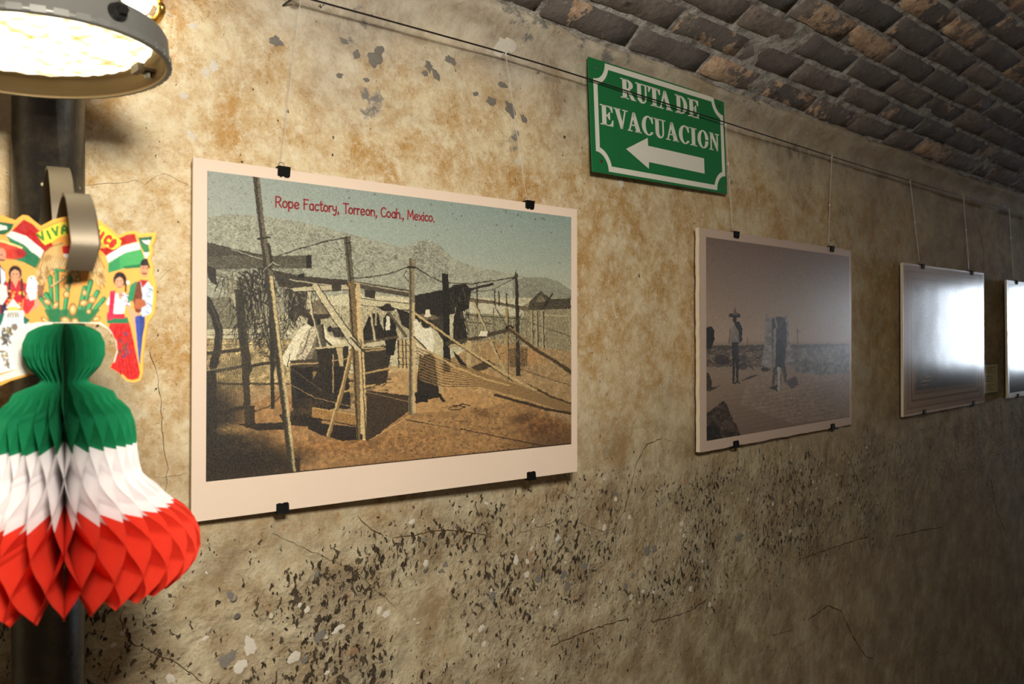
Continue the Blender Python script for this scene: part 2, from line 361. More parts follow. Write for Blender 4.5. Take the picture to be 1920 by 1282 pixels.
o = bmobj('window_1', bm, M_BLACK); tag(o, 'far end window frame letting daylight in', 'window', kind='structure')

# vaulted brick ceiling: every brick modelled, one mesh
V, Fc, TN, mi = [], [], [], []
rnd = random.Random(11)
def vp(x, s, d):                                 # s = arc length from the springing, d = height behind the face
    th = TH0 - s / RR; r = RR + d
    return (x, -HW + r * sin(th), ZC + r * cos(th))
L = 2 * TH0 * RR; ROW = .0655; nrow = int(L / ROW)
for r in range(nrow + 1):
    s0 = -.02 + r * ROW; x = -1.6 + rnd.uniform(0, .2) + (.12 if r % 2 else 0)
    while x < 8.95:
        bl = rnd.choice([.235, .235, .24, .225, .19 if rnd.random() < .3 else .235]); g = rnd.uniform(.003, .011)
        x1 = min(x + bl, 9.0); a0 = s0 + rnd.uniform(.001, .006); a1 = s0 + ROW - rnd.uniform(.001, .005)
        off = rnd.uniform(-.002, .003); til = rnd.uniform(-.004, .004); sk = rnd.uniform(-.003, .003)
        t1 = rnd.random(); t2 = rnd.random() ** 1.6
        nu, nv = 9, 5; base = len(V)
        for i in range(nu):
            for j in range(nv):
                u, v = i / (nu - 1), j / (nv - 1)
                px = x + (x1 - x) * u; ps = a0 + (a1 - a0) * v + sk * (u - .5)
                e = (i in (0, nu - 1)) or (j in (0, nv - 1))
                jx = noise.noise(Vector((px * 30, ps * 30, 1.5))) * .0035; js = noise.noise(Vector((px * 22, ps * 22, 7.5))) * .003
                d = off + til * (u - .5) * 2 + noise.noise(Vector((px * 14, ps * 14, 0))) * .004 + noise.noise(Vector((px * 45, ps * 45, 3))) * .0022
                if e: d += .016
                elif i in (1, nu - 2) or j in (1, nv - 2): d += .0015
                # keep the rim narrow so that the face stays full
                if i == 1: px = x + .006
                if i == nu - 2: px = x1 - .006
                if j == 1: ps = a0 + .005
                if j == nv - 2: ps = a1 - .005
                V.append(vp(px + jx, ps + js, d)); TN += [t1, t2, 0, 1]
        for i in range(nu - 1):
            for j in range(nv - 1):
                a = base + i * nv + j; Fc.append((a, a + 1, a + nv + 1, a + nv)); mi.append(0)
        x = x1 + g
# mortar bed behind the brick faces
base = len(V); mx, ms = 900, 190
for i in range(mx + 1):
    x = -1.6 + 10.6 * i / mx
    for j in range(ms + 1):
        s = -.03 + (L + .06) * j / ms
        d = .0062 + noise.noise(Vector((x * 20, s * 20, 8))) * .0042 + noise.noise(Vector((x * 6, s * 6, 2))) * .003
        V.append(vp(x, s, d)); TN += [0, 0, 0, 1]
for i in range(mx):
    for j in range(ms):
        a = base + i * (ms + 1) + j; Fc.append((a, a + 1, a + ms + 2, a + ms + 1)); mi.append(1)
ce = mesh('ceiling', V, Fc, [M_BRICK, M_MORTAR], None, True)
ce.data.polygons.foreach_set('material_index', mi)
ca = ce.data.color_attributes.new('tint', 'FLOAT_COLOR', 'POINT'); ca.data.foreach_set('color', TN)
tag(ce, 'barrel vault of sooty bricks in pale lime mortar, far shade painted in', 'ceiling', kind='structure')
# ------------------------------------------------------------------ small picture painter: colours for the printed faces
def homog(src, dst):
    A = []
    for (x, y), (u, v) in zip(src, dst):
        A.append([x, y, 1, 0, 0, 0, -u * x, -u * y, -u]); A.append([0, 0, 0, x, y, 1, -v * x, -v * y, -v])
    h = np.linalg.svd(np.array(A, float))[2][-1]; return h.reshape(3, 3)
def smooth_noise(W_, H_, cw, ch, rng):
    g = rng.random((max(2, int(H_ / ch) + 3), max(2, int(W_ / cw) + 3)))
    y = np.arange(H_) / ch; x = np.arange(W_) / cw; yi = y.astype(int); xi = x.astype(int)
    fy = (y - yi)[:, None]; fx = (x - xi)[None]; fy = fy * fy * (3 - 2 * fy); fx = fx * fx * (3 - 2 * fx)
    a = g[yi][:, xi]; b = g[yi][:, xi + 1]; c = g[yi + 1][:, xi]; d = g[yi + 1][:, xi + 1]
    return (a * (1 - fx) + b * fx) * (1 - fy) + (c * (1 - fx) + d * fx) * fy
class Canvas:
    # ref: the picture's four corners (TL, TR, BR, BL) in the drawing's own coordinates
    def __init__(s, w_, h_, ref, seed=1):
        s.w, s.h = w_, h_; s.rng = np.random.default_rng(seed)
        uv = [(0, 0), (w_ - 1, 0), (w_ - 1, h_ - 1), (0, h_ - 1)]
        s.Hi = homog(uv, ref); s.H = homog(ref, uv)
        yy, xx = np.mgrid[0:h_, 0:w_].astype(float)
        d = s.Hi[2, 0] * xx + s.Hi[2, 1] * yy + s.Hi[2, 2]
        s.X = (s.Hi[0, 0] * xx + s.Hi[0, 1] * yy + s.Hi[0, 2]) / d; s.Y = (s.Hi[1, 0] * xx + s.Hi[1, 1] * yy + s.Hi[1, 2]) / d
        s.C = np.zeros((h_, w_, 3)); s.warp = 0
        s.n1 = smooth_noise(w_, h_, 3, 3, s.rng); s.n2 = smooth_noise(w_, h_, 9, 9, s.rng); s.n3 = smooth_noise(w_, h_, 30, 30, s.rng); s.n0 = s.rng.random((h_, w_))
        s.X0, s.Y0 = s.X, s.Y
    def rough(s, a):
        r = (s.n1 - .5) * a; q = (s.n2 - .5) * a
        s.X = s.X0 + r + q; s.Y = s.Y0 + (s.n1[::-1] - .5) * a + (s.n2[:, ::-1] - .5) * a
    def win(s, pts, pad):
        p = np.array(pts, float); x0, y0 = p.min(0) - pad; x1, y1 = p.max(0) + pad
        q = []
        for x, y in ((x0, y0), (x1, y0), (x1, y1), (x0, y1)):
            v = s.H @ np.array([x, y, 1]); q.append(v[:2] / v[2])
        q = np.array(q); a = np.maximum(np.floor(q.min(0)).astype(int) - 2, 0); b = np.ceil(q.max(0)).astype(int) + 3
        return slice(a[1], min(b[1], s.h)), slice(a[0], min(b[0], s.w))
    def put(s, sl, m, c, grain=0.0, g2=0.0):
        if m.size == 0: return
        c = np.array(c, float) / 255
        col = np.broadcast_to(c, m.shape + (3,))
        if grain: col = col * (1 + grain * (s.n0[sl] - .5) * 2)[..., None] * (1 + grain * (s.n1[sl] - .5))[..., None]
        if g2: col = col * (1 + g2 * (s.n2[sl] - .5) * 2)[..., None]
        s.C[sl] = s.C[sl] * (1 - m[..., None]) + col * m[..., None]
    def poly(s, pts, c, a=1.0, grain=0.0, g2=0.0, lines=None, speck=None):
        sl = s.win(pts, 6); X, Y = s.X[sl], s.Y[sl]
        if X.size == 0: return
        ins = np.zeros(X.shape, bool); n_ = len(pts)
        for i in range(n_):
            x1, y1 = pts[i]; x2, y2 = pts[(i + 1) % n_]
            if y1 == y2: continue
            ins ^= ((y1 > Y) != (y2 > Y)) & (X < (x2 - x1) * (Y - y1) / (y2 - y1) + x1)
        m = ins.astype(float) * a
        if lines:                                 # (angle, period, strength): ruled shading, broken up by noise
            an, pe, stg = lines; t = X * math.cos(an) + Y * math.sin(an)
            m = m * (1 - stg * (0.5 + .5 * np.sin(t * 2 * pi / pe + 5 * s.n2[sl])) * (s.n1[sl] > .25))
        if speck is not None: m = m * (s.n0[sl] * .5 + s.n1[sl] * .5 < speck)
        s.put(sl, m, c, grain, g2)
    def line(s, pts, wd, c, a=1.0, grain=0.0, brk=0.0):
        for (x1, y1), (x2, y2) in zip(pts[:-1], pts[1:]):
            sl = s.win([(x1, y1), (x2, y2)], wd + 6); X, Y = s.X[sl], s.Y[sl]
            if X.size == 0: continue
            dx, dy = x2 - x1, y2 - y1; L2 = dx * dx + dy * dy + 1e-9
            t = np.clip(((X - x1) * dx + (Y - y1) * dy) / L2, 0, 1)
            d = np.hypot(X - x1 - t * dx, Y - y1 - t * dy)
            m = np.clip(wd / 2 + .5 - d, 0, 1) * a
            if brk: m = m * (s.n1[sl] > brk)
            s.put(sl, m, c, grain)
    def ell(s, cx, cy, rx, ry, c, a=1.0, ang=0.0, grain=0.0, soft=.15, g2=0.0):
        R_ = max(rx, ry); sl = s.win([(cx - R_, cy - R_), (cx + R_, cy + R_)], 4); X, Y = s.X[sl] - cx, s.Y[sl] - cy
        if X.size == 0: return
        u = (X * math.cos(ang) + Y * math.sin(ang)) / rx; v = (-X * math.sin(ang) + Y * math.cos(ang)) / ry
        m = np.clip((1 - np.hypot(u, v)) / soft, 0, 1) * a; s.put(sl, m, c, grain, g2)
    def grad(s, pts_c, axis='y', a=1.0, where=None):
        t = s.Y if axis == 'y' else s.X
        ks = [p[0] for p in pts_c]; cs = np.array([p[1] for p in pts_c], float) / 255
        col = np.stack([np.interp(t, ks, cs[:, k]) for k in range(3)], -1)
        m = a if where is None else (where * a)[..., None]
        s.C = s.C * (1 - m) + col * m
    def scrib(s, pts, n_, ln, wd, c, an=None, spread=.5, a=.9):     # many short strokes inside a polygon
        p = np.array(pts, float); x0, y0 = p.min(0); x1, y1 = p.max(0); k = 0; tr = 0
        while k < n_ and tr < n_ * 12:
            tr += 1; x = s.rng.uniform(x0, x1); y = s.rng.uniform(y0, y1); ins = False
            for i in range(len(pts)):
                ax, ay = pts[i]; bx, by = pts[(i + 1) % len(pts)]
                if (ay > y) != (by > y) and x < (bx - ax) * (y - ay) / (by - ay) + ax: ins = not ins
            if not ins: continue
            k += 1; th = (s.rng.uniform(0, pi) if an is None else an + s.rng.normal(0, spread)); l = ln * s.rng.uniform(.4, 1.3)
            cc = c[s.rng.integers(len(c))] if isinstance(c, list) else c
            mx_ = x + l * math.cos(th) / 2 + s.rng.normal(0, l * .08); my = y + l * math.sin(th) / 2 + s.rng.normal(0, l * .08)
            s.line([(x, y), (mx_, my), (x + l * math.cos(th), y + l * math.sin(th))], wd * s.rng.uniform(.6, 1.3), cc, a)
    def grain(s, k0, k1=0.0):
        s.C *= (1 + k0 * (s.n0 - .5) * 2 + k1 * (s.n1 - .5) * 2)[..., None]
    def done(s): s.C = np.clip(s.C, 0, 1)
def print_mat(name, rough, spec=.5, coat=0.0):
    n = NT(name, rough, spec); at = n.node('ShaderNodeAttribute', attribute_name='ink'); n.color(n.mix(n.ramp(n.noise(400, 2), .3, .7, 0, .08), at.outputs['Color'], (.5, .48, .45)))
    if coat: n.b.inputs['Coat Weight'].default_value = coat; n.b.inputs['Coat Roughness'].default_value = rough
    n.bump(n.noise(3.0, 2), .0012); return n.m
def print_mesh(name, cv, x0, z1, w_, h_, y, mat, parent, mask=None):
    # the canvas becomes a coloured sheet w_ by h_, its top left corner at (x0, z1)
    nx, ny = cv.w, cv.h
    xs_ = x0 + np.linspace(0, w_, nx); zs_ = z1 - np.linspace(0, h_, ny)
    co = np.empty((ny, nx, 3), np.float32); co[..., 0] = xs_[None]; co[..., 1] = y; co[..., 2] = zs_[:, None]
    idx = np.arange(nx * ny).reshape(ny, nx)
    q = np.stack([idx[:-1, :-1], idx[1:, :-1], idx[1:, 1:], idx[:-1, 1:]], -1)
    if mask is not None: q = q[mask[:-1, :-1] & mask[1:, 1:] & mask[1:, :-1] & mask[:-1, 1:]]
    q = q.reshape(-1, 4); me = bpy.data.meshes.new(name)
    me.vertices.add(nx * ny); me.vertices.foreach_set('co', co.ravel())
    me.loops.add(q.size); me.loops.foreach_set('vertex_index', q.ravel().astype(np.int32))
    me.polygons.add(len(q)); me.polygons.foreach_set('loop_start', np.arange(0, q.size, 4, dtype=np.int32))
    me.update(calc_edges=True)
    at = me.color_attributes.new('ink', 'BYTE_COLOR', 'POINT')
    c4 = np.ones((ny, nx, 4), np.float32); c4[..., :3] = cv.C; at.data.foreach_set('color_srgb', c4.ravel())
    me.validate()
    return link(name, me, mat, parent)
# handwritten-style letters as strokes on a 0..1 tall grid (x advance last)
GL = {
 'R': ([[(0, 0), (0, 1)], [(0, .95), (.3, 1), (.5, .88), (.5, .68), (.32, .5), (.02, .46)], [(.25, .48), (.42, .2), (.6, 0)]], .72),
 'o': ([[(.22, 0), (.03, .14), (0, .33), (.1, .55), (.25, .62), (.42, .52), (.48, .3), (.4, .08), (.22, 0)]], .64),
 'p': ([[(0, .6), (0, -.32)], [(0, .45), (.18, .62), (.38, .58), (.47, .34), (.38, .08), (.2, 0), (0, .12)]], .64),
 'e': ([[(.02, .26), (.44, .36), (.4, .55), (.24, .62), (.07, .52), (0, .28), (.08, .06), (.24, 0), (.44, .1)]], .62),
 'F': ([[(0, 0), (.02, 1)], [(-.03, 1), (.48, .97)], [(0, .54), (.36, .55)]], .6),
 'a': ([[(.42, .6), (.42, 0)], [(.42, .48), (.25, .62), (.06, .52), (0, .28), (.08, .04), (.24, 0), (.42, .14)]], .6),
 'c': ([[(.42, .52), (.25, .62), (.07, .52), (0, .28), (.08, .06), (.24, 0), (.42, .1)]], .55),
 't': ([[(.14, .95), (.14, .12), (.24, 0), (.36, .04)], [(-.02, .64), (.34, .66)]], .44),
 'r': ([[(0, .62), (0, 0)], [(0, .42), (.12, .58), (.28, .6)]], .4),
 'y': ([[(0, .62), (.02, .32), (.16, .16), (.4, .3)], [(.42, .62), (.4, 0), (.28, -.28), (.05, -.24)]], .6),
 'T': ([[(-.02, 1), (.6, 1)], [(.28, 1), (.28, 0)]], .62),
 'n': ([[(0, .62), (0, 0)], [(0, .42), (.16, .6), (.34, .58), (.42, .42), (.42, 0)]], .6),
 'C': ([[(.56, .84), (.38, 1), (.16, .92), (.02, .68), (0, .36), (.12, .08), (.34, 0), (.56, .14)]], .7),
 'h': ([[(0, 1), (0, 0)], [(0, .42), (.16, .6), (.34, .58), (.42, .42), (.42, 0)]], .58),
 'M': ([[(0, 0), (.06, 1), (.36, .3), (.66, 1), (.74, 0)]], .9),
 'x': ([[(0, .6), (.42, 0)], [(.42, .6), (0, 0)]], .56),
 'i': ([[(.02, .62), (.02, 0)], [(.02, .84), (.02, .9)]], .2),
 '.': ([[(.03, .0), (.06, .05)]], .22), ',': ([[(.06, .07), (.08, -.02), (0, -.2)]], .24), ' ': ([], .42),
 'V': ([[(0, 1), (.26, 0), (.52, 1)]], .62), 'I': ([[(0, 1), (0, 0)]], .24), 'A': ([[(0, 0), (.06, .75), (.25, 1), (.44, .75), (.5, 0)], [(.05, .4), (.46, .4)]], .66),
 'E': ([[(.44, 1), (0, 1), (0, 0), (.44, 0)], [(0, .5), (.36, .5)]], .56), 'X': ([[(0, 0), (.5, 1)], [(0, 1), (.5, 0)]], .6),
 'O': ([[(.25, 0), (.03, .2), (.03, .8), (.25, 1), (.47, .8), (.47, .2), (.25, 0)]], .62)}
def stroke_text(bm, text, pos, wd, hgt, sx=1.0, seg=6):   # pos(u, v) -> Vector ; flat ribbons with round ends
    u = 0.0
    for ch in text:
        st, adv = GL[ch]
        for s_ in st:
            # resample with a soft curve
            p = [Vector((a * sx * hgt + u, b * hgt)) for a, b in s_]
            for a, b in zip(p[:-1], p[1:]):
                d = b - a; n2 = Vector((-d.y, d.x)).normalized() * wd * .5
                q = [a + n2, a - n2, b - n2, b + n2]
                bm.faces.new([bm.verts.new(pos(v.x, v.y)) for v in q])
            for c in p:
                bm.faces.new([bm.verts.new(pos(c.x + wd * .5 * cos(2 * pi * k / 8), c.y + wd * .5 * sin(2 * pi * k / 8))) for k in range(8)])
        u += adv * sx * hgt
    return u

# ------------------------------------------------------------------ the hanging pictures
def frame_mw(x, y, z, yaw, tilt, roll):
    a = Vector((cos(yaw), -sin(yaw), 0)); n0 = Vector((sin(yaw), cos(yaw), 0)); up = UV * cos(tilt) - n0 * sin(tilt)
    a2 = a * cos(roll) + up * sin(roll); u2 = up * cos(roll) - a * sin(roll); n = u2.cross(a2)
    return Matrix(((a2.x, n.x, u2.x, x), (a2.y, n.y, u2.y, y), (a2.z, n.z, u2.z, z), (0, 0, 0, 1)))
CORD_Y, CORD_Z = -.040, 2.098
def clip(parent, x, z, sgn, y0=0.0, sc_=1.0, label=None):    # binder clip gripping the edge at height z; sgn +1 top, -1 bottom
    bm = bmesh.new(); w2 = .0088 * sc_; h = .0105 * sc_
    pr = [(-.0016, -sgn * h), (-.0034, -sgn * h * .9), (-.0054, sgn * .0035), (.0085, sgn * .0035), (.0064, -sgn * h * .9), (.0052, -sgn * h)]
    A = [bm.verts.new((x - w2, y0 + p[0], z + p[1])) for p in pr]; B = [bm.verts.new((x + w2, y0 + p[0], z + p[1])) for p in pr]
    n_ = len(pr)
    for i in range(n_): bm.faces.new((A[i], A[(i + 1) % n_], B[(i + 1) % n_], B[i]))
    bm.faces.new(A[::-1]); bm.faces.new(B)
    for dx in (-.45, .25, .55):                          # little ears of the wire lever seats
        box(bm, (x + dx * w2 * 1.2 - .0014, y0 - .0036, z - sgn * h - .0014), (x + dx * w2 * 1.2 + .0014, y0 - .0014, z - sgn * h + .0010))
    bmesh.ops.recalc_face_normals(bm, faces=bm.faces)
    c = bmobj('binder_clip', bm, M_CLIP, parent)
    bm = bmesh.new(); pts = [(x - w2 * .5, y0 + .006, z + sgn * .002), (x - w2 * .55, y0 + .008, z + sgn * .006), (x - w2 * .3, y0 + .009, z + sgn * .0115), (x + w2 * .3, y0 + .009, z + sgn * .0115), (x + w2 * .55, y0 + .008, z + sgn * .006), (x + w2 * .5, y0 + .006, z + sgn * .002)]
    tube(bm, pts, .0005, 6); bmobj('wire_lever', bm, M_SCREW, c)
def board(parent, w_, h_, th, mat, matside, wob=0.0, seed=0):
    # thin rigid sheet, front at y=0, back at y=th; slightly ragged cut edges
    rnd = random.Random(seed); out = []
    def edge(a, b, n_):
        for k in range(n_):
            t = k / n_; j = wob * rnd.uniform(-1, 1) if k else 0
            dx, dz = b[0] - a[0], b[1] - a[1]; l = math.hypot(dx, dz)
            out.append((a[0] + dx * t - dz / l * j, a[1] + dz * t + dx / l * j))
    c = [(0, -h_ / 2), (w_, -h_ / 2), (w_, h_ / 2), (0, h_ / 2)]
    for i in range(4): edge(c[i], c[(i + 1) % 4], 40 if wob else 1)
    bm = bmesh.new(); prism(bm, out, 0, th)
    for f in bm.faces: f.material_index = 0 if abs(f.normal.y) > .5 else 1
    return bmobj('board', bm, [mat, matside], parent)
def poster(name, q, label, group, mborder, th=.005, wob=0, seed=1):
    x, y, z, yaw, tilt, roll, w_, h_ = q
    e = empty(name, mw=frame_mw(x, y, z, yaw, tilt, roll)); tag(e, label, 'picture', group)
    board(e, w_, h_, th, mborder, M_EDGE, wob, seed); return e
def proj2(v):
    d = v - CAM; z = d.dot(FV); return (CX + F * d.dot(RV) / z, HY - F * d.dot(UV) / z)
def bord(name, rgb, rough, spec=.5, sp=.0):
    n = NT(name, rough, spec); c = lin(rgb)
    k = n.mix(n.noise(6, 5), tuple(v * .93 for v in c), tuple(min(1, v * 1.04) for v in c))
    k = n.mix(n.math('MULTIPLY', n.ramp(n.noise(120, 2, .5), .72, .76), n.ramp(n.noise(8, 2), .5, .6)), k, lin((150, 110, 80)))
    n.color(k); n.bump(n.noise(3.0, 2), .0012); return n.m
M_EDGE = simple('foam_board_edge', (222, 206, 180), .8, .3)
M_PAPER1 = bord('pink_buff_card', (240, 218, 198), .55, .4)
M_GLOSS2 = print_mat('satin_photo_print', .27, .7)
M_PRINT1 = print_mat('printed_postcard', .5, .35)
M_GLOSS = print_mat('glossy_photo_print', .14, .6)
M_PAPER2 = bord('glossy_buff_border', (214, 190, 172), .24, .75)
M_RED = simple('red_printing_ink', (160, 62, 66), .55, .4, 0, .12, 300)

Q1 = (0.3481, -0.018, 1.5922, 0.074, -0.0093, -0.0072, 0.6909, 0.4949)
Q2 = (1.4757, -0.030, 1.5851, -0.0200, -0.0009, 0.0039, 0.7734, 0.5171)
Q3 = (2.5611, -0.034, 1.5793, -0.0060, -0.0017, 0.0057, 0.7384, 0.4958)
Q4 = (3.5148, -0.044, 1.5776, -0.0060, -0.0107, -0.0012, 0.7300, 0.4746)
p1 = poster('hanging_picture', Q1, 'large pink-bordered postcard print of a rope factory with red caption, hanging nearest', None, M_PAPER1, .005)
p2 = poster('hanging_picture', Q2, 'sepia photograph of a man in a wide hat beside a laden donkey', None, M_PAPER2, .010, .0012, 4)
p3 = poster('hanging_picture', Q3, 'brown print with ruled frame lines, half lost in daylight glare, second from the far end', None, M_PAPER2, .008)
p4 = poster('hanging_picture', Q4, 'glaring dark photograph cut off by the right edge, furthest along the wall', None, M_PAPER2, .008)

# ---- picture 1: the rope factory
cv = Canvas(1040, 760, [(384, 321), (1067, 408), (1066, 833), (383, 909)], 3)
cv.grad([(320, (150, 162, 158)), (430, (176, 186, 174)), (540, (192, 194, 176)), (660, (200, 186, 150)), (1000, (196, 160, 110))])
cv.grad([(384, (182, 184, 176)), (620, (170, 182, 174)), (1066, (140, 160, 156))], 'x', .55, np.clip((540 - cv.Y) / 140, 0, 1))
cv.rough(1.4)
SK = (62, 58, 50); DK = (38, 35, 31); INK = (50, 46, 40)
hill = [(380, 409), (420, 404), (460, 404), (520, 411), (580, 422), (640, 437), (700, 452), (750, 466), (780, 455), (800, 449), (822, 462), (846, 486), (880, 500), (940, 512), (1000, 525), (1070, 556), (1070, 640), (380, 640)]
cv.poly(hill, (172, 172, 154), .8, .08, .08); cv.poly(hill, (124, 122, 110), .24, speck=.36)
cv.poly([(380, 409), (460, 404), (560, 418), (700, 452), (700, 560), (380, 560)], (124, 120, 108), .28, speck=.38)
cv.scrib([(390, 415), (640, 445), (750, 480), (640, 540), (560, 470)], 200, 6, 1.0, (96, 92, 80), .5, .5, .6)
cv.poly([(760, 470), (780, 455), (800, 449), (830, 470), (850, 520), (760, 540)], (120, 118, 106), .5, speck=.42)
cv.scrib([(770, 465), (800, 450), (850, 500), (840, 540), (770, 530)], 60, 9, 1.1, (120, 118, 104), 1.0, .4, .7)
cv.poly([(958, 526), (985, 521), (1020, 521), (1045, 530), (1068, 546), (1068, 580), (958, 570)], (140, 140, 124), .6, .15); 
# distant yard and pale huts
cv.poly([(380, 585), (540, 590), (640, 560), (770, 560), (1068, 560), (1068, 700), (380, 720)], (206, 198, 168), .85, .08, .1)
cv.poly([(383, 562), (425, 560), (470, 565), (470, 620), (383, 622)], (120, 116, 98), .9, .3)
cv.poly([(560, 565), (660, 552), (760, 560), (770, 590), (560, 600)], (214, 206, 176), .9, .1)
cv.poly([(600, 575), (770, 580), (770, 640), (600, 640)], (150, 142, 116), .7, .25, lines=(0, 5, .8))
cv.poly([(868, 588), (985, 595), (985, 648), (868, 650)], (134, 128, 104), .95, .2, lines=(0, 4.5, .65))
cv.line([(868, 592), (984, 600)], 1.4, INK); cv.line([(870, 606), (920, 609)], 1, INK)
cv.poly([(874, 566), (985, 580), (985, 592), (874, 588)], (206, 200, 176), 1, .08)
cv.poly([(976, 575), (1000, 562), (1066, 560), (1067, 668), (1030, 660), (985, 652)], (146, 136, 108), 1, .15, lines=(0, 5, .6))
cv.poly([(990, 566), (1010, 546), (1030, 562), (1066, 560), (1066, 580), (985, 583)], (84, 78, 64), .95, .4); cv.poly([(1000, 568), (1010, 552), (1020, 566)], (140, 132, 110), .9, .3)
cv.poly([(1020, 582), (1060, 584), (1062, 668), (1022, 660)], (160, 150, 122), .7, .1, lines=(0, 4, .5)); cv.line([(1018, 592), (1058, 594)], 2.4, (196, 184, 150)); cv.line([(1060, 580), (1066, 640)], 2, (188, 176, 142)); cv.line([(1020, 632), (1064, 636)], 2, (180, 166, 130))
for x in (992, 1001, 1012): cv.line([(x, 585), (x + 1, 655)], 2.2, (190, 178, 144)); cv.line([(x + 3, 585), (x + 4, 655)], 1.2, INK)
cv.line([(1012, 582), (1032, 552)], 2.5, INK)
# ground
gr = [(380, 700), (470, 690), (560, 720), (700, 700), (800, 700), (900, 640), (1068, 660), (1068, 840), (380, 915)]
cv.poly(gr, (176, 150, 112), .95, .1, .10)
cv.poly([(380, 640), (560, 640), (560, 720), (380, 740)], (176, 158, 118), .9, .25, .2)
cv.poly([(520, 740), (700, 800), (840, 730), (1000, 760), (1068, 800), (1068, 835), (380, 912), (380, 800)], (172, 134, 90), .7, .08, .12)
cv.poly([(700, 690), (900, 690), (1000, 740), (900, 770), (700, 780)], (204, 168, 118), .6, .06, .06)
cv.ell(960, 668, 70, 22, (190, 150, 104), .8, .1, .15, .5); cv.ell(1010, 800, 60, 26, (130, 92, 58), .8, 0, .25, .8, .3); cv.ell(975, 785, 40, 14, (96, 72, 48), .7, -.3, .25, .8); cv.ell(900, 776, 26, 10, (110, 82, 54), .7, .3, .3, .8)
cv.ell(620, 840, 260, 26, (150, 110, 66), .5, -.08, .2, .9, .3)
cv.ell(430, 850, 110, 56, (58, 50, 38), .95, -.1, .35, .7, .3); cv.ell(400, 800, 60, 90, (52, 46, 36), .9, 0, .4, .5); cv.ell(440, 808, 60, 14, (190, 160, 110), .6, -.1, .2, .8); cv.ell(470, 868, 140, 30, (48, 40, 30), .85, -.08, .35, .7)
cv.poly([(380, 880), (560, 862), (560, 892), (380, 912)], (52, 42, 30), .8, .3)
cv.scrib(gr, 500, 9, 1.0, [(110, 82, 52), (222, 186, 130), (140, 104, 64)], 0, .35, .5)
cv.scrib([(850, 760), (1066, 790), (1066, 835), (700, 870), (560, 885), (700, 820)], 220, 5, 1.2, (92, 66, 40), 0, .5, .6)
cv.line([(760, 790), (860, 806), (960, 826), (1020, 838)], 1.6, (64, 48, 34)); cv.line([(838, 768), (846, 763), (860, 762), (868, 766), (856, 770), (840, 770)], 1.6, (52, 40, 30)); cv.line([(852, 764), (864, 759), (878, 762)], 1.5, (52, 40, 30))
# left: bundles of fibre, nets, wheel, fence
cv.poly([(384, 470), (450, 480), (560, 498), (575, 520), (520, 560), (500, 620), (400, 540), (384, 530)], (92, 88, 74), .35, .5, speck=.6)
cv.poly([(383, 456), (440, 470), (500, 482), (500, 487), (430, 482), (383, 486)], (74, 68, 58), .95, .35)
cv.poly([(383, 484), (580, 481), (581, 505), (383, 508)], (96, 92, 78), .97, .28); cv.poly([(571, 482), (581, 481), (581, 505), (572, 505)], (36, 33, 28), 1)
cv.poly([(383, 500), (400, 506), (404, 540), (392, 532), (385, 520)], (44, 40, 34), .95, .3)
cv.line([(430, 470), (520, 500)], 2.2, (180, 176, 156)); cv.line([(432, 472), (522, 503)], 1.2, INK); cv.line([(384, 514), (440, 530), (470, 548)], 1.3, INK)
cv.scrib([(400, 520), (470, 512), (540, 520), (560, 590), (520, 640), (440, 640), (430, 560)], 340, 26, 1.5, [(40, 37, 31), (56, 52, 44), (150, 144, 122)], pi / 2 + .12, .22, .85)
cv.scrib([(440, 510), (500, 505), (520, 560), (440, 580)], 120, 16, 2.2, [(40, 37, 31), (70, 64, 54)], 1.2, .6, .9)
cv.poly([(424, 530), (434, 518), (446, 560), (440, 578), (430, 575)], (150, 144, 122), .8, .25); cv.poly([(432, 555), (440, 552), (444, 575), (436, 578)], (196, 190, 164), .9)
cv.poly([(436, 545), (452, 548), (462, 640), (470, 700), (458, 720), (444, 640)], (52, 48, 40), .85, .35)
cv.line([(384, 566), (398, 595), (407, 625), (405, 655), (396, 690)], 15, (46, 42, 36), .97, .3); cv.line([(389, 570), (402, 600), (411, 630), (409, 660)], 2, (110, 104, 88), .7)
for y in (632, 640, 651): cv.line([(383, y), (455, y - 1), (540, y)], 1.6, (70, 64, 54), .8, brk=.3)
for k in range(12): cv.line([(470 + k * 4, 560 + k * 3), (478 + k * 3.4, 610), (500 + k * 1.2, 655), (520, 690 - k * 2)], 1.5, INK if k % 3 else (170, 162, 136), .9, brk=.15)
cv.scrib([(465, 600), (520, 590), (530, 690), (500, 700), (470, 650)], 150, 14, 1.2, [INK, (60, 54, 46)], -.6, .4, .8)
for k in range(26): cv.line([(384 + k * 3.2, 668), (385 + k * 3.1, 800)], 1.2, (60, 52, 42), .85, brk=.3)
cv.line([(383, 667), (450, 660)], 7, (70, 63, 52), 1, .3); cv.line([(383, 704), (455, 690)], 7, (88, 80, 64), 1, .3); cv.line([(383, 700), (455, 686)], 1.5, (160, 148, 120)); cv.line([(384, 724), (540, 724)], 3.5, (70, 62, 50), .95, .2); cv.line([(384, 785), (456, 768)], 8, (58, 50, 40), 1, .3)
cv.poly([(448, 655), (463, 655), (468, 798), (456, 800)], (66, 58, 46), .97, .3); cv.poly([(383, 700), (402, 700), (404, 850), (383, 860)], (46, 41, 34), .9, .35); cv.poly([(466, 765), (474, 765), (476, 800), (466, 805)], (54, 46, 36), .95, .3)
cv.poly([(440, 800), (530, 796), (545, 808), (480, 812)], (44, 36, 27), .9, .3)
cv.poly([(502, 600), (510, 600), (512, 770), (505, 772)], (50, 46, 38), .95, .3); cv.line([(455, 780), (500, 768), (528, 742)], 1.6, (50, 44, 34)); cv.line([(455, 692), (520, 682), (548, 684)], 6, (60, 54, 44), .95, .3)
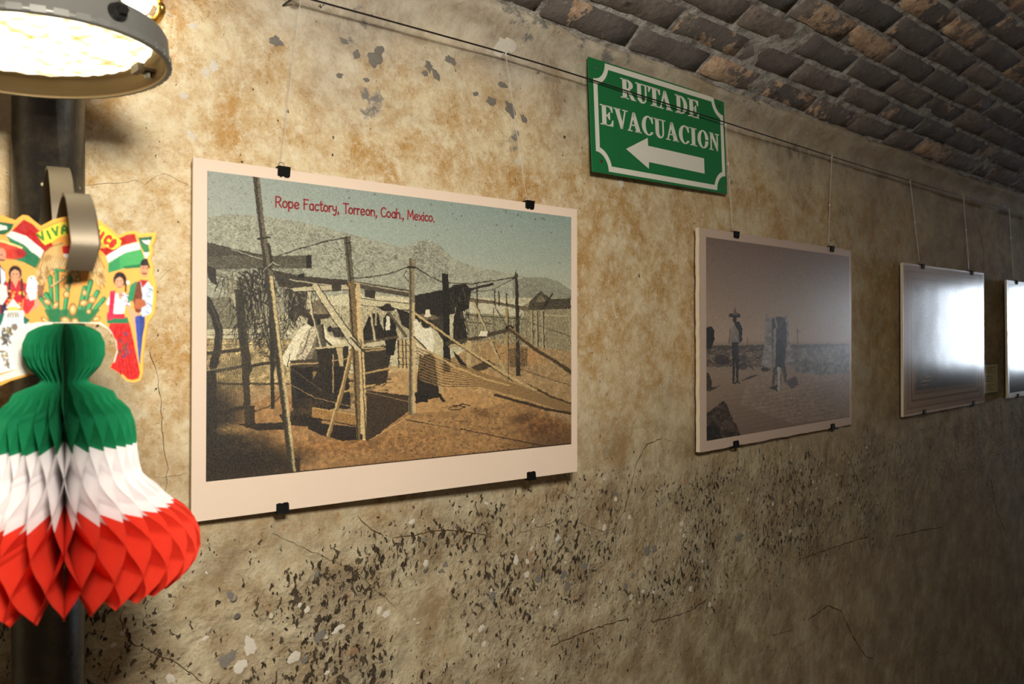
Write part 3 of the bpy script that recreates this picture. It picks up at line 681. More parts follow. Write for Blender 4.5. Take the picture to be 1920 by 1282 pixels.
# roof timbers and hanging stuff left of centre
cv.poly([(505, 508), (560, 520), (610, 524), (650, 530), (650, 545), (560, 545), (520, 540)], (66, 60, 50), .93, .3); cv.line([(540, 527), (600, 536), (650, 540)], 2.4, (190, 182, 154)); cv.ell(562, 520, 7, 5, DK)
cv.poly([(535, 545), (575, 548), (570, 585), (552, 605), (538, 600)], (54, 50, 42), .85, .45); cv.scrib([(520, 545), (590, 545), (580, 610), (530, 620)], 130, 12, 1.4, [DK, (70, 64, 54), (170, 164, 140)], 1.4, .5, .8)
cv.poly([(512, 560), (530, 560), (530, 600), (514, 600)], (200, 194, 168), .7, .2, speck=.55); 
cv.line([(570, 526), (650, 530), (770, 550)], 6, (72, 66, 56), .97, .25); cv.line([(551, 546), (655, 540)], 9, (198, 190, 160), 1, .08); cv.line([(551, 550), (600, 548), (655, 546)], 1.4, INK); cv.poly([(618, 536), (636, 534), (638, 548), (620, 549)], (70, 62, 52), .95, .3)
cv.line([(650, 530), (775, 552)], 2.5, (180, 172, 146)); cv.line([(650, 536), (768, 556)], 7, (86, 78, 66), .95, .25); cv.line([(672, 568), (770, 578)], 11, (206, 198, 166), 1, .08); cv.line([(672, 574), (768, 585)], 1.4, INK); cv.line([(672, 562), (768, 572)], 1.2, INK); cv.poly([(680, 545), (702, 548), (700, 562), (682, 560)], (56, 52, 44), .95, .3)
# the worker in the white shirt
cv.poly([(556, 640), (600, 610), (612, 660), (600, 690), (556, 690)], (60, 54, 46), .7, .3)
cv.poly([(541, 690), (650, 690), (655, 770), (545, 770)], (44, 38, 32), .93, .3); cv.poly([(545, 690), (584, 690), (580, 750), (556, 752)], (34, 30, 26), 1, .2); cv.poly([(584, 700), (592, 700), (584, 715)], (170, 144, 100), .9)
cv.poly([(526, 672), (545, 640), (562, 617), (575, 610), (590, 614), (590, 632), (580, 660), (566, 684), (545, 682), (532, 690)], (234, 224, 196), 1, .08)
cv.poly([(563, 640), (580, 612), (590, 614), (590, 655), (582, 676), (562, 684), (552, 676)], (160, 150, 128), .7, .3, lines=(0.3, 7, .7)); cv.line([(578, 622), (566, 664), (554, 672)], 1.6, (96, 88, 74)); cv.poly([(528, 672), (541, 668), (540, 690), (528, 688)], (236, 226, 200), 1, .05); cv.line([(541, 668), (536, 690)], 1.6, INK)
cv.ell(586, 606, 14, 10, (50, 44, 38), 1, 0, .25); cv.ell(589, 592, 33, 11, (70, 62, 52), 1, .04, .25, .2); cv.poly([(578, 592), (586, 566), (600, 563), (612, 576), (618, 592)], (128, 118, 98), 1, .25); cv.ell(592, 589, 24, 4, (150, 140, 118), .8, .05, .2, .6)
cv.poly([(604, 612), (614, 632), (636, 640), (640, 646), (622, 650), (606, 640)], (230, 220, 190), 1, .08); cv.line([(602, 612), (606, 640), (620, 652)], 3, INK); cv.ell(616, 620, 5, 6, DK)
cv.poly([(616, 618), (640, 616), (642, 636), (624, 634)], (60, 54, 46), .9, .35)
cv.line([(577, 553), (582, 590), (596, 640), (604, 690), (612, 702)], 4.6, (206, 196, 164), 1, .1); cv.line([(580, 556), (586, 600), (600, 650)], 1.2, INK)
# table, drum, spool
cv.poly([(540, 680), (600, 675), (606, 684), (600, 692), (545, 692)], (84, 74, 60), 1, .25); cv.line([(540, 687), (600, 684)], 2.6, (196, 172, 124))
cv.poly([(590, 658), (650, 652), (655, 690), (640, 760), (600, 780), (575, 770), (575, 730), (600, 710)], (46, 40, 33), .93, .3); cv.line([(590, 656), (640, 652)], 3.4, (210, 196, 156), 1)
cv.poly([(660, 655), (728, 650), (730, 668), (722, 720), (662, 740)], (52, 45, 36), .9, .35); cv.scrib([(600, 660), (730, 655), (720, 760), (600, 780)], 200, 12, 1.1, [(84, 70, 52), (30, 26, 22)], .1, .5, .7)
cv.poly([(540, 780), (570, 745), (600, 730), (625, 745), (600, 790), (560, 800)], (58, 50, 38), .93, .4); cv.scrib([(540, 780), (575, 745), (615, 745), (590, 795)], 90, 14, 1.2, [(108, 90, 64), (34, 29, 23)], .9, .6, .8)
cv.line([(622, 668), (622, 740)], 2, (196, 172, 128)); cv.line([(622, 680), (655, 674)], 2, (196, 172, 128)); cv.line([(640, 738), (700, 724)], 4, (196, 168, 116)); cv.line([(655, 708), (745, 690)], 3.6, (190, 164, 116)); cv.line([(660, 664), (745, 654)], 3, (180, 158, 116)); cv.line([(645, 718), (730, 714)], 2.2, (60, 50, 40))
cv.line([(540, 724), (590, 750), (650, 764), (740, 784), (860, 806)], 1.2, (206, 176, 130), .9); cv.line([(545, 696), (600, 735)], 1.1, (130, 112, 86)); 
cv.poly([(583, 768), (668, 782), (668, 800), (582, 786)], (168, 134, 86), 1, .14); cv.line([(583, 768), (668, 782)], 1.6, (208, 178, 124)); cv.line([(585, 788), (668, 802)], 1.8, (44, 34, 26))
cv.poly([(575, 795), (668, 804), (672, 828), (640, 830), (600, 820), (575, 808)], (40, 31, 24), .93, .25); cv.poly([(520, 780), (600, 788), (600, 806), (530, 800)], (44, 36, 28), .85, .35)
cv.poly([(685, 735), (770, 745), (768, 770), (690, 830), (684, 830)], (48, 40, 32), .8, .35); cv.line([(684, 742), (762, 760)], 7, (76, 62, 48), 1, .25); cv.line([(686, 738), (764, 756)], 1.2, (180, 152, 108)); cv.line([(690, 828), (766, 782)], 1.4, (214, 178, 124))
cv.line([(657, 660), (638, 740), (613, 822)], 7.5, (150, 126, 88), 1, .1); cv.line([(654, 662), (635, 740), (611, 820)], 3.4, (208, 184, 136), 1)
cv.poly([(628, 655), (640, 655), (641, 690), (634, 690)], (196, 178, 138), 1, .1)
# men in the middle, behind
cv.poly([(678, 622), (690, 592), (706, 588), (712, 620), (710, 640), (680, 645)], (34, 31, 28), 1, .2); cv.poly([(678, 634), (690, 615), (712, 612), (722, 630), (716, 642)], (48, 44, 38), 1, .3)
cv.poly([(716, 600), (724, 588), (738, 594), (742, 636), (736, 668), (722, 668), (718, 630)], (36, 33, 29), 1, .2); cv.poly([(722, 594), (728, 596), (729, 622), (721, 622)], (232, 224, 200), 1); cv.ell(723, 581, 16, 5, (42, 38, 33), 1, .1, .2); cv.ell(724, 577, 8, 6, (60, 54, 46), 1)
cv.poly([(740, 580), (772, 590), (772, 626), (750, 610)], (40, 36, 31), .93, .3); cv.poly([(742, 640), (770, 640), (770, 700), (746, 690)], (206, 184, 140), .9, .1); 
for y in (650, 662, 674, 686): cv.line([(742, y), (800, y)], 1.2, (96, 80, 58), .8)
for x in (744, 752, 758): cv.line([(x, 640), (x + 1, 692)], 2, (58, 50, 40))
cv.line([(678, 645), (742, 634)], 5, (104, 92, 72), 1, .2); cv.line([(680, 656), (715, 654)], 3, (190, 172, 130)); cv.line([(690, 574), (700, 640)], 4.5, (196, 184, 150), 1, .1); cv.line([(728, 590), (758, 632)], 6, (110, 100, 82), 1, .2); cv.line([(733, 592), (762, 630)], 2, (190, 178, 146))
cv.line([(702, 578), (702, 612)], 3.6, (180, 170, 140))
# main posts
cv.poly([(641, 446), (654, 444), (659, 500), (664, 560), (665, 640), (656, 640), (653, 560), (647, 500)], (112, 106, 90), 1, .2); cv.line([(646, 446), (652, 500), (657, 560)], 2.6, (60, 56, 47), .9); cv.line([(645, 458), (654, 457)], 3, INK); cv.line([(652, 452), (655, 470), (651, 486), (646, 478)], 1.2, INK)
cv.poly([(650, 530), (662, 530), (668, 600), (672, 700), (676, 828), (666, 826), (660, 700), (654, 620)], (134, 114, 82), 1, .16); cv.line([(652, 540), (660, 640), (668, 824)], 2.4, (64, 54, 42))
cv.poly([(664, 532), (672, 532), (676, 610), (682, 700), (684, 828), (674, 828), (672, 700), (667, 620)], (212, 190, 146), 1, .08); cv.line([(674, 640), (678, 720), (684, 826)], 1.6, (80, 64, 46)); cv.ell(675, 822, 2.6, 6, DK)
cv.line([(588, 540), (622, 592), (668, 655)], 11, (206, 196, 164), 1, .1); cv.line([(593, 536), (628, 588), (672, 648)], 1.4, INK); cv.line([(583, 543), (617, 596), (662, 660)], 1.4, INK); cv.line([(655, 636), (680, 662)], 4, INK, .8)
cv.poly([(764, 488), (774, 487), (775, 560), (773, 640), (774, 780), (763, 780), (765, 640)], (150, 140, 114), 1, .14); cv.line([(767, 488), (767, 640), (766, 778)], 3.2, (92, 82, 66), .8); cv.poly([(770, 570), (775, 570), (777, 778), (771, 778)], (212, 190, 146), .9)
cv.line([(763, 503), (775, 503)], 4, INK); cv.line([(760, 508), (755, 519), (764, 530)], 1.2, INK)
# the slanting near pole
cv.poly([(470, 331), (483, 331), (492, 420), (505, 500), (520, 610), (535, 740), (552, 893), (540, 893), (524, 760), (506, 620), (490, 500), (478, 400)], (116, 108, 90), 1, .2)
cv.poly([(470, 331), (477, 331), (488, 440), (500, 520), (516, 640), (530, 760), (547, 893), (540, 893), (524, 760), (506, 620), (490, 500), (478, 400)], (66, 60, 49), .9, .25)
cv.poly([(502, 520), (508, 520), (522, 640), (538, 760), (553, 893), (549, 893), (530, 740), (514, 620)], (216, 198, 152), .85, .1)
cv.line([(480, 450), (502, 447)], 3.4, INK); cv.line([(500, 460), (506, 490), (503, 505)], 5, (48, 44, 37), .9, .2); cv.line([(492, 508), (508, 494)], 2, (170, 164, 140)); cv.line([(490, 498), (508, 510)], 2, INK)
# ropes in the sky
cv.line([(518, 482), (560, 468), (610, 454), (645, 447)], 1.9, (62, 58, 50)); cv.line([(656, 524), (690, 522), (725, 516), (764, 502)], 1.9, (62, 58, 50)); cv.line([(774, 502), (800, 518), (828, 532), (880, 534), (930, 527), (962, 521)], 1.8, (62, 58, 50)); cv.line([(880, 550), (920, 545), (962, 523)], 1.3, (80, 76, 66))
cv.line([(660, 534), (720, 540), (760, 542)], 1, (120, 116, 100), .7)
# dark centre: awning, hanging skins, man in white
cv.poly([(775, 556), (828, 545), (850, 540), (850, 590), (775, 600)], (44, 40, 35), .97, .3); cv.poly([(775, 560), (828, 552), (828, 640), (800, 600), (776, 610)], (50, 46, 40), .85, .3)
cv.poly([(826, 514), (838, 514), (840, 600), (842, 700), (828, 700), (828, 600)], (40, 37, 32), 1, .25)
cv.poly([(838, 545), (848, 536), (870, 534), (880, 545), (876, 580), (862, 586), (868, 600), (874, 640), (862, 648), (846, 640), (848, 600), (852, 580), (840, 560)], (46, 42, 36), 1, .35); cv.scrib([(840, 540), (878, 540), (872, 640), (848, 640)], 90, 12, 1.2, [(100, 92, 76), (24, 22, 20)], 1.5, .3, .8)
cv.line([(872, 546), (920, 534)], 4.5, (48, 44, 38), 1, .2)
cv.poly([(772, 605), (778, 600), (790, 618), (806, 618), (812, 640), (808, 666), (782, 668), (776, 640)], (234, 226, 202), 1, .08); cv.ell(797, 607, 11, 11, (54, 46, 40), 1, 0, .3); cv.ell(799, 596, 22, 5.5, (126, 114, 94), 1, .08, .25); cv.poly([(792, 596), (796, 583), (802, 583), (806, 596)], (232, 222, 196), 1)
cv.poly([(784, 668), (812, 664), (822, 700), (825, 745), (800, 752), (778, 760), (780, 710)], (50, 43, 36), 1, .25); cv.poly([(812, 668), (822, 674), (828, 740), (820, 742)], (204, 178, 132), .9); cv.line([(820, 742), (828, 754)], 5, (38, 32, 28)); cv.poly([(775, 738), (800, 735), (800, 756), (776, 758)], (40, 34, 29), 1, .2)
cv.poly([(788, 655), (794, 658), (790, 672), (784, 664)], (232, 222, 194), 1)
# right frames
cv.line([(880, 565), (930, 570), (985, 582)], 6, (126, 116, 94), 1, .2); cv.line([(880, 561), (985, 578)], 1.2, INK)
cv.poly([(962, 514), (967, 514), (970, 600), (972, 706), (964, 706), (963, 600)], (62, 56, 47), 1, .25); cv.poly([(960, 522), (964, 508), (967, 522)], (90, 84, 72), 1); cv.line([(958, 523), (962, 520)], 3, INK)
for x, y0, y1 in ((891, 535, 600), (924, 546, 575), (932, 547, 575), (946, 552, 575)): cv.line([(x, y0), (x + 1, y1)], 2, (60, 54, 46))
cv.line([(885, 570), (908, 620), (932, 676), (944, 700)], 4, (196, 180, 140), 1, .1); cv.line([(888, 568), (934, 674)], 1.2, INK)
cv.line([(946, 580), (947, 640), (946, 742)], 4.4, (176, 156, 114), 1, .12); cv.line([(949, 580), (950, 740)], 1.2, INK)
cv.line([(892, 600), (892, 660)], 2.6, (150, 138, 108)); cv.line([(922, 580), (923, 650)], 2.2, (130, 120, 96)); cv.line([(925, 578), (955, 625)], 2, (110, 100, 80)); cv.line([(975, 590), (950, 630)], 2, (110, 100, 80))
cv.line([(836, 646), (890, 636), (950, 620)], 7, (92, 80, 62), 1, .2); cv.line([(840, 652), (895, 645), (945, 636)], 3.2, (186, 164, 120)); cv.poly([(893, 632), (898, 623), (910, 622), (910, 632)], (236, 228, 204), 1)
cv.poly([(872, 640), (880, 640), (880, 686), (872, 688)], (200, 178, 134), 1, .1); cv.line([(914, 640), (915, 680)], 3, (170, 148, 108)); cv.line([(912, 696), (944, 640)], 3, (190, 168, 124)); cv.line([(948, 625), (968, 670)], 2.4, (150, 130, 96)); cv.line([(968, 636), (946, 668)], 2.4, (170, 148, 108)); cv.line([(920, 680), (945, 672)], 2.6, (186, 160, 116))
cv.poly([(845, 660), (856, 668), (876, 694), (862, 690)], (40, 34, 28), .95, .2); cv.poly([(880, 690), (912, 676), (926, 686), (890, 700)], (74, 62, 46), .9, .3)
cv.ell(951, 616, 8, 5, (46, 41, 35)); cv.line([(975, 650), (976, 700)], 2, (150, 132, 98)); cv.poly([(950, 655), (985, 652), (985, 688), (952, 690)], (84, 72, 54), .75, .3, lines=(1.57, 4, .7))
cv.line([(985, 605), (1066, 632)], 1, (90, 82, 66)); cv.line([(960, 690), (1066, 724)], 1, (90, 74, 52))
cv.line([(952, 618), (1000, 656), (1040, 680), (1067, 700)], 7, (92, 76, 56), 1, .2); cv.line([(952, 615), (1000, 652), (1040, 676), (1067, 694)], 1.8, (170, 146, 106))
cv.line([(985, 722), (1030, 745), (1066, 758)], 4, (88, 68, 46), .9, .2)
# fans of rope yarn running to the right
for k in range(34):
    a = k / 33; y0 = 652 + 62 * a
    cv.line([(778 + 6 * a, y0), (830, y0 + 16 + 6 * (1 - a)), (900, 700 + 28 * a), (980, 728 + 22 * a), (1066, 762 + 14 * a)], 1.1, [(210, 178, 126), (66, 52, 38), (176, 142, 96)][k % 3], .85, brk=.12)
cv.line([(776, 590), (830, 628), (890, 668), (960, 712), (1000, 732)], 4.2, (200, 178, 132), 1, .1); cv.line([(776, 594), (830, 632), (890, 672), (958, 716)], 1.2, (60, 50, 38))
cv.line([(774, 640), (800, 660), (850, 690), (905, 712), (950, 724)], 3.4, (206, 180, 130), .95, .1); cv.line([(774, 634), (796, 656)], 2.2, INK)
cv.line([(925, 742), (980, 757), (1020, 768), (1066, 776)], 5, (72, 54, 38), .9, .2)
cv.rough(0)
cv.scrib([(384, 325), (1066, 410), (1066, 500), (800, 440), (384, 400)], 40, 2.5, 1.6, (108, 116, 110), None, 1, .7)
for x, y in ((1022, 402), (846, 402), (805, 384), (1000, 412), (968, 404), (652, 372), (700, 366)): cv.ell(x, y, 1.6, 1.6, (96, 96, 86), .8)
cv.rough(0); cv.line([(383, 908), (1066, 832)], 2, (60, 44, 34)); cv.line([(384, 322), (383, 908)], 1.2, (110, 90, 76), .7)
cv.ell(400, 880, 190, 60, (40, 32, 22), .55, -.1, .2, .9); cv.ell(1040, 830, 120, 50, (70, 50, 32), .55, -.1, .2, .9); cv.ell(760, 880, 200, 34, (120, 84, 48), .5, -.1, .1, .9)
cv.C = np.clip((cv.C - .05) * 1.06, 0, 1) ** 1.14
cv.grain(.08, .06); cv.done()
w1, h1 = Q1[6], Q1[7]
Hq = homog([(357, 295), (1079, 394), (1077, 884), (358, 977)], [(0, 0), (1, 0), (1, 1), (0, 1)])
def uvq(H, x, y): v = H @ np.array([x, y, 1]); return v[0] / v[2], v[1] / v[2]
a0 = uvq(Hq, 384, 321); a1 = uvq(Hq, 1066, 833)
u0, v0, u1, v1 = a0[0], a0[1], a1[0], a1[1]
print_mesh('print', cv, u0 * w1, h1 / 2 - v0 * h1, (u1 - u0) * w1, (v1 - v0) * h1, -.0003, M_PRINT1, p1)
bm = bmesh.new()
t0 = uvq(Hq, 513, 389); t1 = uvq(Hq, 812, 417.5)
ang_t = math.atan2((t0[1] - t1[1]) * h1, (t1[0] - t0[0]) * w1); Lt = math.hypot((t1[0] - t0[0]) * w1, (t1[1] - t0[1]) * h1)
TXT = 'Rope Factory, Torreon, Coah., Mexico.'
adv = sum(GL[c][1] for c in TXT); hh = .0150; sxt = Lt / (adv * hh)
def tp(u, v):
    x = t0[0] * w1 + u * cos(ang_t) - v * sin(ang_t); z = h1 / 2 - t0[1] * h1 + u * sin(ang_t) + v * cos(ang_t)
    return (x, -.0005, z)
stroke_text(bm, TXT, tp, .0024, hh, sxt); cap = bmobj('caption', bm, M_RED, p1); cap['label'] = 'red lettering reading Rope Factory, Torreon, Coah., Mexico.'
for (px, py, sg) in ((527, 319, 1), (989, 382, 1), (527, 955, -1), (990, 893, -1)):
    u, v = uvq(Hq, px, py); clip(p1, u * w1, sg * h1 / 2, sg)

# ---- picture 2: man and donkey on a dirt track
R2 = [(1316, 445), (1584, 484), (1584, 782), (1317, 829)]
cv = Canvas(420, 560, [R2[0], R2[1], R2[2], R2[3]], 5)
cv.grad([(440, (132, 112, 102)), (540, (160, 138, 122)), (640, (190, 166, 142)), (652, (150, 132, 112)), (660, (140, 122, 104)), (700, (160, 138, 116)), (760, (146, 124, 106)), (830, (126, 104, 90))])
cv.rough(1.7)
cv.poly([(1316, 650), (1400, 649), (1584, 646), (1584, 660), (1316, 662)], (84, 74, 66), .9, .2)
cv.poly([(1316, 660), (1430, 655), (1430, 690), (1370, 690), (1316, 690)], (104, 90, 78), .8, .35, .3); cv.scrib([(1316, 655), (1430, 655), (1430, 690), (1316, 690)], 130, 7, 1.4, [(60, 52, 46), (170, 150, 128)], .1, .5, .8)
cv.poly([(1478, 655), (1584, 650), (1584, 700), (1520, 705), (1478, 696)], (120, 116, 108), .85, .25, .3); cv.scrib([(1480, 656), (1584, 652), (1584, 700), (1480, 700)], 160, 5, 1.2, [(84, 80, 76), (160, 156, 146)], 1.2, .5, .7)
cv.poly([(1400, 700), (1584, 704), (1584, 780), (1480, 795), (1380, 760)], (168, 146, 126), .5, .1, .15)
for k in range(9): cv.line([(1350, 745 + k * 9), (1420, 738 + k * 8), (1560, 716 + k * 7)], 1.3, (112, 92, 78), .5, brk=.3)
cv.scrib([(1450, 715), (1584, 705), (1584, 780), (1470, 790)], 90, 6, 1.2, [(100, 88, 78), (186, 168, 148)], 0, .4, .6)
cv.ell(1345, 677, 14, 10, (58, 48, 42), .9, .2, .3); cv.ell(1385, 688, 10, 7, (70, 60, 52), .8, 0, .3)
cv.poly([(1316, 616), (1326, 613), (1332, 622), (1332, 640), (1326, 655), (1316, 656)], (22, 19, 18), 1)
cv.poly([(1316, 700), (1322, 702), (1328, 722), (1326, 733), (1316, 736)], (66, 54, 46), 1, .3); cv.poly([(1326, 728), (1345, 724), (1320, 738)], (60, 50, 44), .8)
cv.poly([(1316, 778), (1336, 764), (1350, 752), (1356, 764), (1368, 792), (1374, 800), (1380, 818), (1316, 829)], (66, 55, 47), 1, .35, .35); cv.poly([(1316, 800), (1336, 800), (1350, 826), (1316, 829)], (34, 29, 26), .9, .35); cv.ell(1354, 800, 14, 9, (92, 78, 68), .7, .2, .3)
# man
cv.poly([(1362, 640), (1365, 616), (1372, 607), (1380, 612), (1384, 640), (1380, 646), (1364, 646)], (146, 136, 126), 1, .12)
cv.poly([(1369, 606), (1378, 604), (1384, 616), (1385, 640), (1379, 644), (1377, 624)], (34, 30, 28), 1, .2); cv.line([(1362, 618), (1360, 646)], 2.6, (120, 108, 98)); 
cv.poly([(1364, 644), (1378, 643), (1378, 690), (1377, 718), (1373, 718), (1371, 670), (1370, 718), (1366, 720), (1366, 680)], (46, 40, 38), 1, .2)
cv.line([(1366, 720), (1372, 721)], 2.4, DK); cv.line([(1373, 718), (1380, 720)], 2.4, DK); cv.ell(1370, 601, 4.2, 6, (52, 42, 36)); cv.ell(1370, 593, 11.5, 4.6, (44, 38, 34)); cv.poly([(1366, 592), (1369, 582), (1371, 576), (1373, 583), (1376, 592)], (120, 104, 92), 1)
cv.poly([(1378, 717), (1400, 706), (1418, 705), (1396, 712)], (60, 50, 44), .9, .2)
# donkey with sacks
cv.poly([(1428, 590), (1436, 600), (1444, 592), (1446, 620), (1442, 650), (1440, 690), (1428, 692), (1422, 684), (1426, 640)], (150, 142, 136), 1, .15, .2)
cv.poly([(1462, 598), (1470, 590), (1472, 640), (1478, 660), (1480, 686), (1470, 690), (1462, 670)], (140, 132, 128), 1, .15, .2)
cv.poly([(1440, 600), (1452, 594), (1466, 600), (1468, 640), (1464, 680), (1468, 706), (1464, 722), (1458, 690), (1456, 732), (1450, 736), (1448, 700), (1444, 722), (1440, 724), (1442, 690), (1440, 650)], (72, 66, 64), 1, .25)
cv.poly([(1448, 640), (1458, 636), (1464, 660), (1458, 690), (1448, 690)], (44, 40, 40), 1, .2); cv.poly([(1450, 690), (1456, 690), (1455, 734), (1450, 734)], (186, 176, 164), 1); cv.poly([(1442, 620), (1448, 616), (1446, 690), (1442, 690)], (170, 162, 154), .8); cv.line([(1446, 598), (1450, 616)], 3, (150, 142, 136)); cv.line([(1462, 598), (1456, 614)], 3, (90, 84, 80))
cv.ell(1428, 694, 9, 4, (54, 46, 42), .9, 0, .2); cv.poly([(1434, 728), (1450, 722), (1450, 736)], (46, 38, 34), .9); cv.poly([(1464, 716), (1484, 706), (1490, 722), (1476, 730)], (74, 66, 62), .85, .2)
cv.line([(1394, 634), (1394, 650)], 1.4, (96, 84, 76)); cv.line([(1488, 616), (1488, 648)], 1.6, (110, 100, 92)); cv.line([(1484, 624), (1492, 622)], 1.2, (110, 100, 92))
cv.rough(0); cv.grain(.05, .04); cv.done()
w2, h2 = Q2[6], Q2[7]; Hq2 = homog([(1303, 427), (1588, 470), (1587, 795), (1306, 847)], [(0, 0), (1, 0), (1, 1), (0, 1)])
a0 = uvq(Hq2, 1316, 445); a1 = uvq(Hq2, 1583, 781)
print_mesh('print', cv, a0[0] * w2, h2 / 2 - a0[1] * h2, (a1[0] - a0[0]) * w2, (a1[1] - a0[1]) * h2, -.0003, M_GLOSS2, p2)
for (px, py, sg) in ((1372, 439, 1), (1551, 466, 1), (1372, 832, -1), (1551, 800, -1)):
    u, v = uvq(Hq2, px, py); clip(p2, u * w2, sg * h2 / 2, sg, 0, 1.15)
# ---- picture 3: ruled border, dark plate
cv = Canvas(300, 380, [(0, 0), (300, 0), (300, 380), (0, 380)], 7)
cv.C[:] = np.array((176, 150, 130)) / 255.
def rect(x0, y0, x1, y1, c, a=1, g=0): cv.poly([(x0, y0), (x1, y0), (x1, y1), (x0, y1)], c, a, g)
rect(10, 12, 290, 368, (150, 124, 104)); rect(14, 18, 286, 362, (168, 142, 122)); rect(22, 30, 278, 350, (128, 104, 86)); rect(26, 36, 274, 344, (160, 134, 114)); rect(32, 46, 268, 334, (130, 106, 88)); rect(40, 56, 260, 322, (76, 58, 46), 1, .1)
cv.rough(8)
cv.poly([(40, 60), (260, 60), (260, 180), (200, 150), (150, 190), (40, 170)], (84, 66, 54), .8, .08, .2); cv.poly([(110, 190), (130, 180), (140, 240), (112, 240)], (70, 56, 48), .8, .2); cv.poly([(150, 200), (200, 150), (230, 190), (236, 230), (150, 235)], (104, 84, 70), .7, .2)
cv.poly([(150, 225), (180, 225), (178, 236), (150, 236)], (60, 48, 42), .9); cv.poly([(208, 280), (216, 272), (232, 284), (226, 300), (212, 300)], (50, 40, 35), .9, .2); cv.poly([(40, 250), (260, 245), (260, 322), (40, 322)], (58, 44, 36), .6, .15, .2)
cv.rough(0)
for k, y in enumerate((290, 300, 310)): cv.line([(52 + k * 4, y), (96 - k * 6, y)], 3.4, (160, 134, 112), .7, brk=.35)
cv.grain(.05, .04); cv.done()
w3, h3 = Q3[6], Q3[7]; print_mesh('print', cv, .006, h3 / 2 - .006, w3 - .012, h3 - .012, -.0003, M_GLOSS, p3)
Hq3 = homog([(1684, 493), (1829, 513), (1829, 753), (1686, 781)], [(0, 0), (1, 0), (1, 1), (0, 1)])
for (px, py, sg) in ((1719, 498, 1), (1807, 510, 1), (1722, 773, -1), (1809, 757, -1)):
    u, v = uvq(Hq3, px, py); clip(p3, u * w3, sg * h3 / 2, sg, 0, 1.1)
# ---- picture 4
cv = Canvas(200, 240, [(0, 0), (200, 0), (200, 240), (0, 240)], 9)
cv.grad([(0, (150, 146, 140)), (60, (130, 126, 122)), (90, (96, 90, 86)), (150, (60, 52, 50)), (240, (48, 36, 34))]); cv.rough(8)
cv.poly([(0, 60), (40, 80), (80, 130), (60, 200), (0, 210)], (66, 58, 56), .8, .2, .3); cv.scrib([(0, 100), (200, 90), (200, 200), (0, 210)], 120, 22, 2.2, [(110, 104, 100), (36, 30, 30)], pi / 2, .15, .6)
cv.rough(0); cv.grain(.05, .05); cv.done()
w4, h4 = Q4[6], Q4[7]; print_mesh('print', cv, .02, h4 / 2 - .014, w4 - .04, h4 - .034, -.0003, M_GLOSS, p4)
for (x, sg) in ((.12, 1), (.60, 1), (.12, -1), (.60, -1)): clip(p4, x, sg * h4 / 2, sg, 0, 1.1)

# ---- the black cord along the wall and the nylon lines
bm = bmesh.new(); x = .488; pts = []
while x < 6.2:
    pts.append((x, CORD_Y + (.0 if x > .6 else 0), CORD_Z + .0035 * sin(x * 1.9) + (-.010 if x < .9 else 0) * (0.9 - x) / .4)); x += .12
tube(bm, pts, .0014, 6); cord = bmobj('picture_cord', bm, M_CORD); tag(cord, 'thin black cord strung along the top of the wall, passing over the green sign', 'cord')
a = Vector(pts[0]); bm = bmesh.new()
tube(bm, [(a.x, wy(a.x, a.z) + .004, a.z), (a.x, a.y + .006, a.z)], .0016, 8); tube(bm, [(a.x + .0055 * cos(t), a.y, a.z + .0055 * sin(t)) for t in np.linspace(0, 2 * pi, 17)], .0013, 6)
eye = bmobj('cord_eyelet', bm, M_BLACK); tag(eye, 'small dark eye screw holding the near end of the black cord', 'hook')
def cord_at(x):
    for p, q in zip(pts[:-1], pts[1:]):
        if p[0] <= x <= q[0]:
            t = (x - p[0]) / (q[0] - p[0]); return Vector(p).lerp(Vector(q), t)
    return Vector(pts[-1])
def line_from(parent, lx, topx, label, knots=(.0,), w_=.0007, over=None):
    h_ = parent['_h']; s = parent.matrix_world @ Vector((lx, .009, h_ / 2 + .0115)); e = cord_at(topx)
    mid = [] if over is None else [over]
    bm = bmesh.new(); path = [s] + mid + [e]; tube(bm, path, w_, 6)
    o = bmobj('nylon_line', bm, M_NYLON); tag(o, label, 'line', 'nylon lines holding the pictures')
    for k in knots:
        c = s.lerp(e, k) if not mid else path[-2].lerp(path[-1], k)
        bm = bmesh.new(); bmesh.ops.create_icosphere(bm, subdivisions=2, radius=.0028, matrix=Matrix.Translation(c) @ Matrix.Diagonal((.7, .7, 1.5, 1)))
        kn = bmobj('knot', bm, M_KNOT, o, True)
        bm = bmesh.new(); tube(bm, [c, c + Vector((-.006, -.001, -.001)), c + Vector((-.010, -.002, -.006))], .0005, 5); bmobj('loose_end', bm, M_KNOT, kn)
M_KNOT = simple('knot_white', (216, 212, 204), .4, .5)
for p_, h_ in ((p1, h1), (p2, h2), (p3, h3), (p4, h4)): p_['_h'] = h_
bpy.context.view_layer.update()
line_from(p1, uvq(Hq, 527, 319)[0] * w1, .475 + .02, 'faint nylon line down to the top left clip of the rope factory print', (1.0,), .00055)
line_from(p1, uvq(Hq, 989, 382)[0] * w1, .885, 'faint nylon line down to the top right clip of the rope factory print', (1.0,), .00055)
line_from(p2, uvq(Hq2, 1372, 438)[0] * w2, 1.565, 'nylon line from the cord over the right edge of the green sign', (.98, .62), .0007)
line_from(p2, uvq(Hq2, 1551, 466)[0] * w2, 2.08, 'nylon line down to the top right clip of the donkey photograph', (1.0, .45), .0008)
line_from(p3, uvq(Hq3, 1719, 497)[0] * w3, 2.60, 'nylon line down to the top left clip of the ruled brown print', (1.0, .5), .0011)
line_from(p3, uvq(Hq3, 1807, 512)[0] * w3, 3.06, 'nylon line down to the top right clip of the ruled brown print', (1.0, .55), .0011)
line_from(p4, .12, 3.55, 'nylon line beside the right edge, down to the furthest picture', (1.0, .6), .0013)
del_keys = [p_.__delitem__('_h') for p_ in (p1, p2, p3, p4)]

